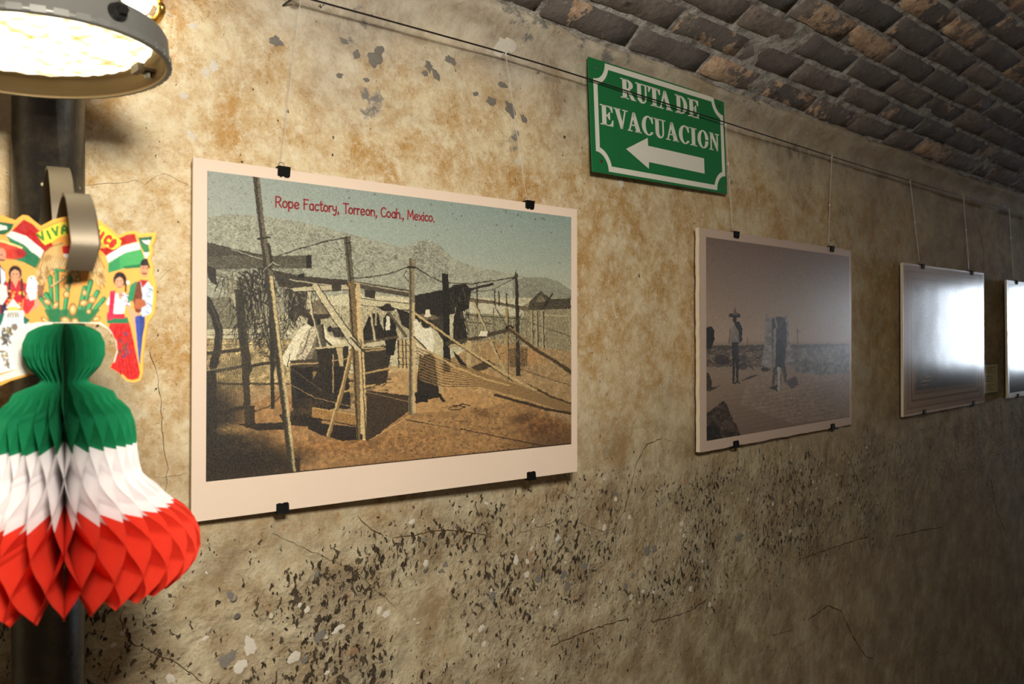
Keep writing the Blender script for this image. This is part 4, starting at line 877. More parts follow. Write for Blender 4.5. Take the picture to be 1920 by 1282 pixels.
# ---- caption card by the third picture
lx0, lz1, lw_, lh_ = 3.325, 1.476, .20, .112
cv = Canvas(60, 110, [(0, 0), (60, 0), (60, 110), (0, 110)], 13); cv.C[:] = np.array((206, 196, 150)) / 255.
for k in range(11):
    if k not in (3, 7): cv.line([(10, 12 + k * 8.6), (50 - (k * 7) % 13, 12 + k * 8.6)], 3.0, (110, 96, 62), .8, brk=.3)
cv.done()
e = empty('caption_card', (lx0, -.006, lz1)); tag(e, 'small yellowish typed card on the wall right of the ruled brown print', 'card')
bm = bmesh.new(); box(bm, (-.006, 0, -lh_ - .004), (lw_ + .006, .0035, .004)); bmobj('backing', bm, simple('card_backing', (120, 124, 104), .6, .4), e)
print_mesh('print', cv, 0, 0, lw_, lh_, -.0006, print_mat('card_print', .6, .3), e)

# ------------------------------------------------------------------ the evacuation sign
QS = (1.1143, -0.030, 2.0372, -0.0242, -0.0261, 0.0279, 0.4841, 0.229)
sg = empty('evacuation_sign', mw=frame_mw(*QS[:6])); tag(sg, 'green board lettered RUTA DE EVACUACION with a white arrow pointing left', 'sign')
SW, SH = QS[6], QS[7]
M_GREEN = simple('green_sign_enamel', (36, 122, 70), .38, .5, 0, .06, 14); M_WHITE = simple('white_sign_paint', (238, 236, 222), .5, .4, 0, .03, 30)
bm = bmesh.new(); box(bm, (0, 0, -SH / 2), (SW, .003, SH / 2), .0006); bmobj('board', bm, M_GREEN, sg)
def S(x, y): return (x * .001, SH / 2 - y * .001)       # millimetres from the board's top left
def arcp(cx, cy, r, a0, a1, n_=14): return [(cx + r * cos(a0 + (a1 - a0) * k / n_), cy + r * sin(a0 + (a1 - a0) * k / n_)) for k in range(n_ + 1)]
def ringpts(x0, y0, x1, y1, rx, ry):
    o = []
    for (cx, cy, a0) in ((x0, y0, pi / 2), (x0, y1, 0), (x1, y1, -pi / 2), (x1, y0, pi)):
        for k in range(13):
            a = a0 - k * (pi / 2) / 12 if True else 0
            o.append((cx + rx * cos(a), cy + ry * sin(a)))
    return o
# corner arcs bite inward; outline runs TL -> BL -> BR -> TR
def notch(x0, y0, x1, y1, r):
    o = []
    o += [(x0 + r * sin(t), y0 + r * cos(t)) for t in np.linspace(pi / 2, 0, 13)]
    o += [(x0 + r * sin(t), y1 - r * cos(t)) for t in np.linspace(0, pi / 2, 13)]
    o += [(x1 - r * sin(t), y1 - r * cos(t)) for t in np.linspace(pi / 2, 0, 13)]
    o += [(x1 - r * sin(t), y0 + r * cos(t)) for t in np.linspace(0, pi / 2, 13)]
    return o
def notch_in(x0, y0, x1, y1, r, d):
    # same outline pulled inward by d: arcs keep their centres with radius r + d
    R_ = r + d; a = math.asin(d / R_); o = []
    T1 = np.linspace(pi / 2 - a, a, 13)
    o += [(x0 + R_ * sin(t), y0 + R_ * cos(t)) for t in T1]; o += [(x0 + R_ * sin(t), y1 - R_ * cos(t)) for t in T1[::-1]]
    o += [(x1 - R_ * sin(t), y1 - R_ * cos(t)) for t in T1]; o += [(x1 - R_ * sin(t), y0 + R_ * cos(t)) for t in T1[::-1]]
    return o
bm = bmesh.new(); A = notch(12.5, 3.6, 477, 224, 37); B = notch_in(12.5, 3.6, 477, 224, 36, 11.5); n_ = len(A)
va = [bm.verts.new((S(*p)[0], -.0006, S(*p)[1])) for p in A]; vb = [bm.verts.new((S(*p)[0], -.0006, S(*p)[1])) for p in B]
va2 = [bm.verts.new((S(*p)[0], .0004, S(*p)[1])) for p in A]; vb2 = [bm.verts.new((S(*p)[0], .0004, S(*p)[1])) for p in B]
for i in range(n_):
    j = (i + 1) % n_; bm.faces.new((va[i], vb[i], vb[j], va[j])); bm.faces.new((va[i], va[j], va2[j], va2[i])); bm.faces.new((vb[i], vb2[i], vb2[j], vb[j]))
bmobj('border', bm, M_WHITE, sg)
def el(cx, cy, rx, ry, n_=36, a0=0, a1=2 * pi): return [(cx + rx * cos(a0 + (a1 - a0) * k / n_), cy + ry * sin(a0 + (a1 - a0) * k / n_)) for k in range(n_ + (0 if a1 - a0 > 6.28 else 1))]
def band(P_, Q_): return [[P_[i], P_[i + 1], Q_[i + 1], Q_[i]] for i in range(len(P_) - 1)]
def rc(x0, y0, x1, y1): return [(x0, y0), (x1, y0), (x1, y1), (x0, y1)]
def serif(x0, x1, y, t=.055): return [rc(x0, y, x1, y + t)]
# bold roman capitals as lists of convex-ish polygons, unit height, y up
LT = {
 'I': ([rc(.13, 0, .35, 1)] + serif(0, .48, 0) + serif(0, .48, .945), .5),
 'E': ([rc(.11, 0, .33, 1)] + serif(0, .62, 0) + serif(0, .62, .945) + [[(.62, 1), (.70, 1), (.71, .70), (.67, .70), (.60, .86), (.5, .945)], [(.5, .055), (.62, .13), (.70, .32), (.745, .32), (.72, 0), (.6, 0)], rc(.33, .48, .48, .54), [(.40, .54), (.52, .70), (.55, .70), (.55, .32), (.52, .32), (.40, .48)]], .76),
 'T': ([rc(.25, 0, .47, 1)] + serif(.13, .59, 0) + serif(.04, .68, .945) + [[(0, 1), (.14, 1), (.2, .945), (.10, .86), (.045, .70), (0, .70)], [(.72, 1), (.58, 1), (.52, .945), (.62, .86), (.675, .70), (.72, .70)]], .74),
 'U': ([rc(.10, .30, .31, 1), rc(.57, .30, .645, 1)] + serif(0, .43, .945) + serif(.46, .76, .945) + band(el(.3725, .32, .2725, .34, 20, pi, 2 * pi), el(.44, .32, .13, .25, 20, pi, 2 * pi)), .78),
 'O': (band(el(.42, .5, .40, .515, 40, 0, 2 * pi - 1e-6) , el(.42, .5, .19, .455, 40, 0, 2 * pi - 1e-6)) , .86),
 'C': (band(el(.42, .5, .40, .515, 30, .75, 2 * pi - .62), el(.44, .5, .20, .45, 30, .95, 2 * pi - .75)) + [[(.67, 1.0), (.71, 1.0), (.725, .66), (.68, .66), (.61, .83), (.60, .92)]], .78),
 'D': ([rc(.11, 0, .33, 1)] + serif(0, .36, 0) + serif(0, .36, .945) + band(el(.33, .5, .47, .5, 24, -pi / 2, pi / 2), el(.33, .5, .25, .44, 24, -pi / 2, pi / 2)), .84),
 'R': ([rc(.11, 0, .33, 1)] + serif(0, .45, 0) + serif(0, .36, .945) + band(el(.34, .74, .36, .26, 20, -pi / 2, pi / 2), el(.34, .735, .14, .205, 20, -pi / 2, pi / 2)) + [[(.33, .5), (.50, .5), (.80, .055), (.86, .055), (.86, 0), (.62, 0)]], .86),
 'A': ([[(.34, 1), (.44, 1), (.40, .84), (.14, .055), (.075, .055)], [(.34, 1), (.46, 1), (.80, 0), (.56, 0), (.32, .80)], rc(.19, .30, .58, .36)] + serif(0, .27, 0) + serif(.47, .86, 0), .86),
 'V': ([[(.06, 1), (.30, 1), (.52, .26), (.50, 0), (.40, 0)], [(.66, 1), (.72, 1), (.50, 0), (.42, 0), (.48, .20)]] + serif(0, .39, .945) + serif(.53, .83, .945), .80),
 'N': ([rc(.11, 0, .175, .98), rc(.60, 0, .665, 1), [(.02, 1), (.26, 1), (.665, .20), (.665, 0), (.61, 0), (.11, .90)]] + serif(0, .29, 0) + serif(.48, .78, .945), .80),
 ' ': ([], .22)}
def letters(text, x0, x1, ybase, h_, track=None):
    adv = [LT[c][1] for c in text]; gaps = track or [.06] * (len(text) - 1)
    tot = sum(adv) + sum(gaps); k = (x1 - x0) / tot; x = x0
    for i, c in enumerate(text):
        bm = bmesh.new()
        for poly in LT[c][0]:
            pts_ = [S(x + px * k, ybase - py * h_) for px, py in poly]
            try:
                va = [bm.verts.new((p[0], -.0011, p[1])) for p in pts_]; vb = [bm.verts.new((p[0], .0004, p[1])) for p in pts_]
                bm.faces.new(va)
                for q in range(len(va)): bm.faces.new((va[q], vb[q], vb[(q + 1) % len(va)], va[(q + 1) % len(va)]))
            except ValueError: pass
        bmesh.ops.recalc_face_normals(bm, faces=bm.faces)
        if LT[c][0]: lt = bmobj('letter', bm, M_WHITE, sg); lt['label'] = 'raised white letter ' + c
        else: bm.free()
        x += (adv[i] + (gaps[i] if i < len(gaps) else 0)) * k
letters('RUTA DE', 97, 377, 64.5, 41, [.02, .0, -.10, .0, .0, .04])
letters('EVACUACION', 29.5, 457, 130.5, 41, [.04, .02, .03, .03, .03, .03, .04, .05, .04])
bm = bmesh.new(); prism(bm, [S(*p) for p in ((107, 170), (181, 136.5), (181, 153.5), (390, 154.5), (390, 190), (182, 188.5), (181, 203))], -.0006, .0004); bmobj('arrow', bm, M_WHITE, sg)
for (x, y, m) in ((25.7, 17.3, M_SCREW), (462, 19.7, M_RUST), (466, 211, M_SCREW), (27.5, 205.2, M_RUST)):
    bm = bmesh.new(); p = S(x, y)
    r = bmesh.ops.create_uvsphere(bm, u_segments=14, v_segments=8, radius=.0036, matrix=Matrix.Translation((p[0], 0, p[1])) @ Matrix.Diagonal((1, .4, 1, 1)))
    box(bm, (p[0] - .0025, -.0018, p[1] - .0004), (p[0] + .0025, -.0012, p[1] + .0004)); bmobj('screw', bm, m, sg, True)

# ------------------------------------------------------------------ pole, straps, lamps
PB = Vector((.173, -.058, 0)); pr_ = .037
pole = empty('metal_pole', PB); tag(pole, 'black scuffed metal pole rising in front of the wall behind the paper bell', 'pole')
bm = bmesh.new(); lathe(bm, [(0, 0), (pr_, 0), (pr_, 2.165), (0, 2.165)], 48); bmobj('post', bm, M_POLE, pole, True)
for f in pole.children[0].data.polygons: pass
bm = bmesh.new(); lathe(bm, [(0, 0), (.052, 0), (.052, .008), (pr_, .010)], 40); bmobj('base_flange', bm, M_BLACK, pole)
def D(dep, px, py): return P(px, py, dep)
# strap path: up from the pole, over, down, up again and over the card, ending in a lip
path = []
def arcpath(z0, z1, top_py, leg, px0, px1, lo):
    zc = (z0 + z1) / 2; r = abs(z0 - z1) / 2
    for k in range(19):
        t = pi * k / 18; zz = zc + (z0 - z1) / 2 * cos(t); f = k / 18
        h_top = (HY - top_py) / F * zc; hh = h_top - leg + leg * sin(t)
        path.append((zz, px0 + (px1 - px0) * f, hh))
st = []
def addp(zz, px, h): st.append(CAM + (RV * ((px - CX) / F) + FV) * zz + UV * h)
h1t = (HY - 320) / F * .78
for k in range(6): addp(.838 - .001 * k, 92, h1t - .145 + .015 * k)
for k in range(19):
    t = pi * k / 18; addp(.775 + .058 * cos(t), 92 + 30 * k / 18, h1t - .058 + .058 * sin(t))
for k in range(1, 5): addp(.717 - .002 * k, 122, h1t - .058 - .012 * k)
h2t = (HY - 368) / F * .655
for k in range(7): 
    t = pi + pi * k / 6; addp(.705 + .006 * cos(t + pi), 121, h1t - .112 - .006 * abs(sin(t)))
for k in range(1, 3): addp(.699, 120, h1t - .112 + .012 * k)
for k in range(19):
    t = pi * k / 18; addp(.6525 + .046 * cos(t), 120 + 42 * k / 18, h2t - .046 + .046 * sin(t))
for k in range(1, 8): addp(.6065 + .0006 * k * k * .3, 162 - k * 1.8, h2t - .046 - .0028 * k)
bm = bmesh.new(); rings = []; wv = RV * .0084 + FV * .0046
for i, p in enumerate(st):
    t = (st[min(i + 1, len(st) - 1)] - st[max(i - 1, 0)]).normalized(); nn = t.cross(RV).normalized() * .0015
    q = p - PB
    rings.append([bm.verts.new(q - wv + nn), bm.verts.new(q + wv + nn), bm.verts.new(q + wv - nn), bm.verts.new(q - wv - nn)])
for a, b in zip(rings[:-1], rings[1:]):
    for k in range(4): bm.faces.new((a[k], a[(k + 1) % 4], b[(k + 1) % 4], b[k]))
bm.faces.new(rings[0][::-1]); bm.faces.new(rings[-1]); bmesh.ops.recalc_face_normals(bm, faces=bm.faces)
o = bmobj('strap_hook', bm, M_STRAP, pole); o['label'] = 'flat steel strap bent into two loops'
for p in o.data.polygons: p.use_smooth = True
try: o.data.set_sharp_from_angle(angle=radians(40))
except Exception: pass
bm = bmesh.new(); q = st[2] - PB
for k in range(7):
    bmesh.ops.create_icosphere(bm, subdivisions=2, radius=.006, matrix=Matrix.Translation(q + RV * (-.010 + .0035 * k) + UV * (.004 * sin(k * 2.1) + .03) + FV * -.002))
bmobj('weld', bm, M_BLACK, pole, True)

def glow(name, c, strength, pattern=False):
    n = NT(name, .3); n.color(c)
    n.b.inputs['Emission Strength'].default_value = strength
    if pattern:
        v = n.vor(62, vec=n.coord((1, 1, .4)), rand=.5); f = n.ramp(v, .3, .75)
        g = n.noise(34, 3)
        n.put(n.b.inputs['Emission Color'], n.mix(n.math('MULTIPLY', f, n.ramp(g, .35, .6)), lin((255, 246, 214)), lin((240, 204, 110))))
        n.t.links.new(n.ramp(f, 0, 1, strength, strength * .30), n.b.inputs['Emission Strength'])
    else: n.b.inputs['Emission Color'].default_value = (*lin(c) , 1) if max(c) > 1 else (*c, 1)
    return n.m
M_LENS = glow('lit_prismatic_lens', (.9, .85, .7), 3.2, True)
M_GLOBE = glow('lit_white_globe', (1, .93, .8), 9.0)
def make_lamp(name, mw, label, stem_top, arm_to=None):
    e = empty(name, mw=mw); tag(e, label, 'lamp', None)
    bm = bmesh.new()
    lathe(bm, [(.1085, .0), (.1126, .0), (.1136, .002), (.1136, .0045), (.1120, .006), (.1120, .024), (.1100, .028), (.094, .038), (.078, .052), (.066, .075), (.058, .10), (.052, .15), (.040, .165), (.014, .170), (.014, .185), (0, .185)], 96)
    bmobj('housing', bm, M_LAMP, e, True)
    bm = bmesh.new(); lathe(bm, [(.1085, .0), (.1080, .0035), (.1066, .0035), (.1066, .022), (.0960, .0245)], 96); bmobj('inner_rim', bm, M_TIN, e, True)
    bm = bmesh.new()                               # crimped lip round the outside
    for k in range(44):
        a = 2 * pi * k / 44; c, s = cos(a), sin(a)
        r = bmesh.ops.create_cube(bm, size=1, matrix=Matrix.Rotation(a, 4, 'Z') @ Matrix.Translation((.1118, 0, .0030)) @ Matrix.Diagonal((.0036, .0110, .0056, 1)))
    bmobj('crimped_lip', bm, M_LAMP, e)
    # prismatic lens: many small domes
    bm = bmesh.new(); n_r, n_a = 44, 120; rg = []
    for i in range(n_r + 1):
        r = .0975 * i / n_r; ring = []
        for k in range(n_a):
            a = 2 * pi * k / n_a; x, y = r * cos(a), r * sin(a)
            d = .0014 * (abs(sin(x * 210)) * abs(sin(y * 210))) + .008 * (1 - (r / .0975) ** 2)
            ring.append(bm.verts.new((x, y, .020 - d)) if i else None)
        if i == 0:
            c0 = bm.verts.new((0, 0, .012)); ring = [c0] * n_a
        rg.append(ring)
    for k in range(n_a): bm.faces.new((c0, rg[1][(k + 1) % n_a], rg[1][k]))
    for i in range(1, n_r):
        for k in range(n_a): bm.faces.new((rg[i][k], rg[i][(k + 1) % n_a], rg[i + 1][(k + 1) % n_a], rg[i + 1][k]))
    bmobj('lens', bm, M_LENS, e, True)
    for adeg in (58, -44, 160, 262):                # spring clips holding the lens
        bm = bmesh.new(); T = Matrix.Rotation(radians(adeg), 4, 'Z')
        def bx(lo, hi):
            r = bmesh.ops.create_cube(bm, size=1)
            for v in r['verts']: v.co = T @ Vector([(lo[i] + hi[i]) / 2 + v.co[i] * (hi[i] - lo[i]) for i in range(3)])
        bx((.090, -.0065, .010), (.108, .0065, .013)); bx((.088, -.008, .008), (.094, .008, .016))
        c = bmobj('lens_clip', bm, M_STRAP, e)
        bm = bmesh.new(); bmesh.ops.create_cone(bm, cap_ends=True, segments=6, radius1=.0040, radius2=.0040, depth=.007, matrix=T @ Matrix.Translation((.1015, 0, .008)))
        bmobj('bolt', bm, M_SCREW, c)
    for adeg in (-18, 100, 218):                    # wing bolts on the band
        T = Matrix.Rotation(radians(adeg), 4, 'Z'); bm = bmesh.new()
        bmesh.ops.create_cone(bm, cap_ends=True, segments=20, radius1=.008, radius2=.007, depth=.006, matrix=T @ Matrix.Translation((.1145, 0, .016)) @ Matrix.Rotation(pi / 2, 4, 'Y'))
        bmesh.ops.create_cone(bm, cap_ends=True, segments=6, radius1=.0042, radius2=.0042, depth=.010, matrix=T @ Matrix.Translation((.1185, 0, .016)) @ Matrix.Rotation(pi / 2, 4, 'Y'))
        b = bmobj('wing_bolt', bm, M_BLACK, e)
        bm = bmesh.new(); tube(bm, [T @ Vector(v) for v in ((.117, .001, .018), (.113, .004, .032), (.096, .006, .046), (.076, .004, .085), (.060, 0, .135), (.045, 0, .162))], .0010, 6); bmobj('guy_wire', bm, M_STRAP, b)
    bm = bmesh.new(); lathe(bm, [(.0075, .18), (.0075, stem_top)], 20); bmobj('stem', bm, M_BLACK, e, True)
    if arm_to is not None:
        bm = bmesh.new(); tube(bm, [(0, 0, .19), arm_to * .5 + Vector((0, 0, .205)), arm_to + Vector((0, 0, .20))], .009, 12); bmobj('arm', bm, M_BLACK, e, True)
    return e
LC = Vector((.128, -.271, 1.85)); ax = FV
mwl = Matrix.Translation(LC) @ Matrix.Rotation(radians(-4.5), 4, FV) @ Matrix.Rotation(radians(-49.4), 4, 'Z')
lamp = make_lamp('work_lamp', mwl, 'round grey metal lamp with a glowing prismatic lens, mounted above the bell', .26, None)
dv = mwl.inverted() @ Vector((PB.x, PB.y, LC.z + .2))
bm = bmesh.new(); d2 = dv * (1 - .035 / max(.001, math.hypot(dv.x, dv.y))); tube(bm, [(0, 0, .20), (d2.x * .5, d2.y * .5, .205), (d2.x, d2.y, .20)], .009, 12); bmobj('arm', bm, M_BLACK, lamp, True)
crown = ZC + math.sqrt(RR ** 2 - (ROOM_LAMP.y + HW) ** 2)
make_lamp('work_lamp', Matrix.Translation(ROOM_LAMP), 'round grey metal lamp hanging from the vault behind the viewer', crown - ROOM_LAMP.z - .002)
# globe wall light with a gilt wavy rim, half hidden behind the work lamp
G = W(250, -14, -.052); wl2 = empty('wall_light', (G.x, wy(G.x, G.z), G.z)); tag(wl2, 'small glowing white globe with a wavy gilt rim, on the wall behind the work lamp', 'lamp')
off = Vector((0, G.y - wy(G.x, G.z), 0))
bm = bmesh.new(); bmesh.ops.create_uvsphere(bm, u_segments=40, v_segments=24, radius=.024, matrix=Matrix.Translation(off) @ Matrix.Diagonal((1, .8, 1.25, 1))); bmobj('globe', bm, M_GLOBE, wl2, True)
M_GILT = simple('gilt_metal', (206, 164, 84), .3, .5, .9, .06)
bm = bmesh.new(); rp = []
for k in range(161):
    a = 2 * pi * k / 160; r = 1 + .085 * sin(9 * a); rp.append(off + Vector((.0315 * r * cos(a), .012 * cos(9 * a), .042 * r * sin(a))))
tube(bm, rp, .0052, 10, False); bmobj('gilt_rim', bm, M_GILT, wl2, True)
bm = bmesh.new(); lathe(bm, [(0, 0), (.022, 0), (.022, .012), (.008, .016), (.008, .04)], 24); bmesh.ops.rotate(bm, verts=bm.verts, cent=(0, 0, 0), matrix=Matrix.Rotation(pi / 2, 3, 'X')); bmobj('wall_plate', bm, M_GILT, wl2, True)

# ------------------------------------------------------------------ the honeycomb paper bell and its printed card
BZ = .64; BX0 = 121.0
B0 = CAM + (RV * ((BX0 - CX) / F) + FV) * BZ
MB_ = Matrix(((RV.x, FV.x, 0, B0.x), (RV.y, FV.y, 0, B0.y), (0, 0, 1, B0.z), (0, 0, 0, 1)))
bell = empty('paper_bell', mw=MB_); tag(bell, 'green, white and red honeycomb tissue bell with a printed fiesta card, hooked on the pole', 'decoration')
KX = BZ / F
def bx_(px): return (px - BX0) * KX
def bz_(py): return (HY - py) * KX
def tissue(name, c1, c2):
    n = NT(name, .75, .25); sx = n.node('ShaderNodeSeparateXYZ'); n.t.links.new(n.coord(), sx.inputs[0])
    col = n.mix(n.noise(60, 4), lin(c1), lin(c2)); n.color(col)
    tr = n.node('ShaderNodeBsdfTranslucent'); n.t.links.new(col, tr.inputs[0]); mx = n.node('ShaderNodeMixShader'); mx.inputs[0].default_value = .42
    n.t.links.new(n.b.outputs[0], mx.inputs[1]); n.t.links.new(tr.outputs[0], mx.inputs[2]); n.t.links.new(mx.outputs[0], n.out.inputs[0])
    n.bump(n.noise(300, 3), .0003); return n.m
M_TG = tissue('green_tissue', (6, 112, 68), (30, 142, 92)); M_TW = tissue('white_tissue', (236, 230, 232), (250, 246, 246)); M_TR = tissue('red_tissue', (214, 48, 30), (232, 66, 42))
PROF = [(.0085, .004), (.0065, .017), (.001, .0262), (-.008, .0298), (-.018, .0300), (-.027, .0268), (-.034, .0208), (-.0385, .0172), (-.0415, .0185), (-.046, .030), (-.052, .0415), (-.060, .0490), (-.070, .0525), (-.082, .0540), (-.094, .0545),
        (-.105, .0560), (-.116, .0585), (-.122, .0640), (-.128, .0710), (-.135, .0765), (-.141, .0830), (-.148, .0925), (-.157, .1000), (-.168, .1045), (-.180, .1055), (-.191, .1020), (-.200, .0950), (-.208, .0850)]
pz = np.array([p[0] for p in PROF]); prr = np.array([p[1] for p in PROF])
def rad(z): return float(np.interp(z, pz[::-1], prr[::-1]))
NL = 60; DL = 2 * pi / NL; PH0 = -pi / 2 + DL * .5
def phase(z):
    if z > -.0385: return (.0085 - z) / .047 * 1.0
    return 1.0 + (-.0385 - z) / .0238
def zig(t):
    f = t % 2.0; tri = 1 - 2 * f if f <= 1 else 2 * f - 3
    return .6 * tri + .4 * cos(pi * t)
zs = list(np.linspace(.0085, -.208, 132))
def section(name, z_hi, z_lo, mat, edge_hi=0, edge_lo=0):
    V, Fc = [], []
    for i in range(NL):
        sgn = 1 if i % 2 == 0 else -1; rows = [z for z in zs if z_lo - 1e-9 <= z <= z_hi + 1e-9]
        rr_ = np.linspace(0, 1, 9); base = len(V)
        for z in rows:
            R_ = rad(z); r0 = .0025
            if z < -.19: r0 = .0025 + (-.19 - z) / .018 * .05
            for u in rr_:
                r = r0 + (R_ - r0) * u
                a = PH0 + i * DL + sgn * DL / 2 * zig(phase(z)) * (.98 if u > .98 else 1)
                if i == 0: a += .02
                if i == NL - 1: a -= .02
                V.append((r * cos(a), r * sin(a), z - .006 * max(0, u - .2) * (1 if z < -.05 else 0)))
        m = len(rr_)
        for j in range(len(rows) - 1):
            for k in range(m - 1):
                a = base + j * m + k; Fc.append((a, a + 1, a + m + 1, a + m))
    o = mesh(name, V, Fc, mat, bell, True); return o
zi = lambda z: min(zs, key=lambda q: abs(q - z))
GZ, WZ_ = zi(-.0895), zi(-.1415)
for nm, a, b, m, lb in (('green_tissue', .0085, GZ, M_TG, 'green tissue crown'), ('white_tissue', GZ, WZ_, M_TW, 'white tissue middle'), ('red_tissue', WZ_, -.208, M_TR, 'red tissue skirt')):
    section(nm, a, b, m)['label'] = lb
# printed card: outline in the drawing's units, mirrored about the bell's axis where it leaves the picture
OUT = [(140, 404), (160, 406), (187, 413), (206, 428), (223, 442), (237, 435), (256, 433), (263, 438), (280, 437), (294, 436), (290, 452), (285, 462), (288, 472), (283, 486), (288, 500), (287, 515), (293, 530), (293, 560), (290, 588), (278, 606), (273, 630), (269, 670), (268, 700), (264, 713), (252, 717), (238, 714), (224, 699), (207, 689), (214, 676), (220, 655), (216, 634), (204, 618), (186, 608), (150, 606), (121, 606),
       (100, 606), (98, 650), (96, 698), (62, 702), (48, 706), (20, 714), (4, 722), (-14, 724), (-30, 716), (-40, 690), (-44, 640), (-50, 600), (-54, 560), (-52, 500), (-40, 470), (-48, 440), (-30, 424), (-12, 402), (4, 404), (30, 413), (36, 408), (44, 403), (52, 404), (64, 414), (77, 424), (100, 412), (120, 407)]
M_CARD = simple('yellow_card', (240, 180, 84), .5, .4, 0, .05, 40); M_INK = print_mat('card_inks', .42, .5)
MC = Matrix.Identity(4)
bm = bmesh.new(); prism(bm, [(bx_(x), bz_(y)) for x, y in OUT], -.0008, .0008); bmobj('card', bm, M_CARD, bell)
cv = Canvas(720, 660, [(-60, 395), (300, 395), (300, 725), (-60, 725)], 21)
ORG = (240, 158, 74); cv.C[:] = np.array((244, 172, 84)) / 255.
cv.rough(.6)
def Pl(pts, c, a=1, g=.05): cv.poly(pts, c, a, g)
Pl([(78, 425), (140, 405), (222, 440), (200, 480), (60, 470)], (240, 158, 66))
# flags
Pl([(46, 412), (62, 420), (88, 445), (96, 465), (84, 478), (64, 462), (42, 444), (24, 433)], (176, 18, 20)); Pl([(46, 412), (80, 436), (110, 470), (120, 490), (84, 480), (84, 470), (24, 433)], (176, 18, 20))
Pl([(22, 433), (50, 442), (70, 458), (84, 470), (78, 484), (62, 474), (46, 460), (13, 442)], (232, 226, 222)); Pl([(13, 442), (48, 460), (62, 474), (77, 484), (68, 503), (46, 492), (20, 484), (30, 470)], (34, 124, 84))
Pl([(48, 466), (70, 478), (78, 486), (68, 503), (50, 494)], (24, 110, 74)); Pl([(0, 416), (28, 420), (22, 432), (10, 440), (0, 440)], (24, 96, 64)); Pl([(0, 421), (14, 424), (16, 430), (0, 433)], (226, 224, 216))
Pl([(224, 442), (252, 433), (258, 453), (232, 460), (200, 478), (188, 468), (205, 462), (222, 456)], (172, 20, 20)); Pl([(188, 466), (232, 460), (200, 480)], (172, 20, 20)); Pl([(200, 480), (230, 461), (261, 454), (265, 467), (238, 474), (204, 493)], (224, 218, 222)); Pl([(204, 493), (236, 474), (266, 467), (272, 484), (272, 500), (236, 503), (204, 512)], (66, 160, 92)); Pl([(204, 497), (225, 482), (226, 505), (204, 512)], (44, 136, 84), .8); Pl([(230, 500), (272, 494), (272, 502), (236, 504)], (30, 116, 72))
Pl([(260, 446), (290, 443), (284, 456), (287, 467), (280, 472), (276, 486), (270, 470)], (24, 96, 66)); Pl([(266, 451), (284, 450), (281, 460), (272, 456)], (232, 230, 224)); Pl([(270, 473), (283, 473), (275, 487)], (232, 230, 224)); Pl([(262, 454), (287, 465), (280, 472), (268, 468)], (48, 124, 74))
Pl([(118, 462), (136, 461), (134, 478), (120, 478)], (200, 26, 28)); Pl([(119, 476), (133, 476), (130, 483), (122, 483)], (234, 226, 220)); Pl([(160, 462), (176, 462), (174, 478), (160, 478)], (200, 26, 28))
# lettering plates
YE = (236, 216, 66); Pl([(69, 438), (84, 430), (118, 416), (128, 416), (132, 424), (131, 440), (112, 445), (96, 455), (86, 460), (80, 454)], YE)
Pl([(180, 424), (192, 424), (222, 446), (229, 452), (226, 462), (214, 468), (206, 466), (190, 452), (178, 444)], YE); Pl([(152, 420), (182, 424), (182, 446), (152, 440)], YE)
def word(text, x, y, h_, ang, wd, c, c2, sx=1.0):
    u = 0
    for ps, cc in ((1.9, c2), (1.0, c)):
        u = 0
        for ch in text:
            strokes, adv = GL[ch]
            for s_ in strokes:
                q = []
                for a, b in s_:
                    px, py = a * h_ * sx + u, b * h_; q.append((x + px * cos(ang) + py * sin(ang), y + px * sin(ang) - py * cos(ang)))
                cv.line(q, wd * (1 if ps == 1.0 else 1.35), cc)
            u += (adv + .06) * h_ * sx
for k, (ch, x, y, an) in enumerate((('V', 78, 452, -.5), ('I', 96, 447, -.42), ('V', 102, 442, -.22), ('A', 118, 438, -.08))): word(ch, x, y, 14, an, 3.0, (48, 130, 48), (36, 92, 34), 1.4)
for (ch, x, y, an) in (('M', 150, 438, .1), ('E', 162, 439, .2), ('X', 176, 441, .35), ('I', 188, 446, .5), ('C', 196, 450, .55), ('O', 206, 457, .62)): word(ch, x, y + 4, 15, an, 4.0, (212, 40, 26), (120, 28, 18), .85)
# eagle
G1, G2, G3 = (206, 168, 108), (134, 96, 50), (236, 214, 166)
for s in (1, -1):
    mx = lambda x: x if s == 1 else 2 * 134 - x
    W_ = [(119, 456), (112, 454), (98, 462), (84, 474), (76, 488), (69, 506), (66, 522), (72, 540), (78, 530), (80, 545), (88, 530), (92, 520), (100, 508), (108, 506), (126, 498), (130, 492), (124, 484), (116, 476), (115, 466), (120, 460)]
    Pl([(mx(x), y) for x, y in W_], G1)
    for k in range(9): cv.line([(mx(84 + k * 4.6), 478 + k * 1.0), (mx(78 + k * 4.4), 506 - k * .5), (mx(69 + k * 4.0), 530 - k * 3.2)], 1.3, G2, .8); cv.line([(mx(86 + k * 4.6), 480 + k), (mx(80 + k * 4.4), 508 - k * .5)], 1.6, G3, .8)
    cv.line([(mx(x), y) for x, y in ((119, 456), (98, 462), (84, 474), (70, 504))], 1.8, G2, .9); cv.ell(mx(90), 484, 12, 8, (150, 112, 64), .6, -.6 * s, .1, .6)
    cv.scrib([(mx(x), y) for x, y in ((70, 504), (98, 492), (124, 492), (104, 508), (80, 540), (70, 530))], 60, 9, 1.2, [G3, G2], 1.4, .2, .8)
Pl([(126, 496), (140, 490), (152, 494), (154, 512), (148, 530), (140, 534), (130, 526), (124, 510)], (190, 156, 92)); cv.scrib([(124, 496), (154, 494), (150, 530), (130, 530)], 50, 6, 1.4, [G3, G2], 1.4, .5, .8)
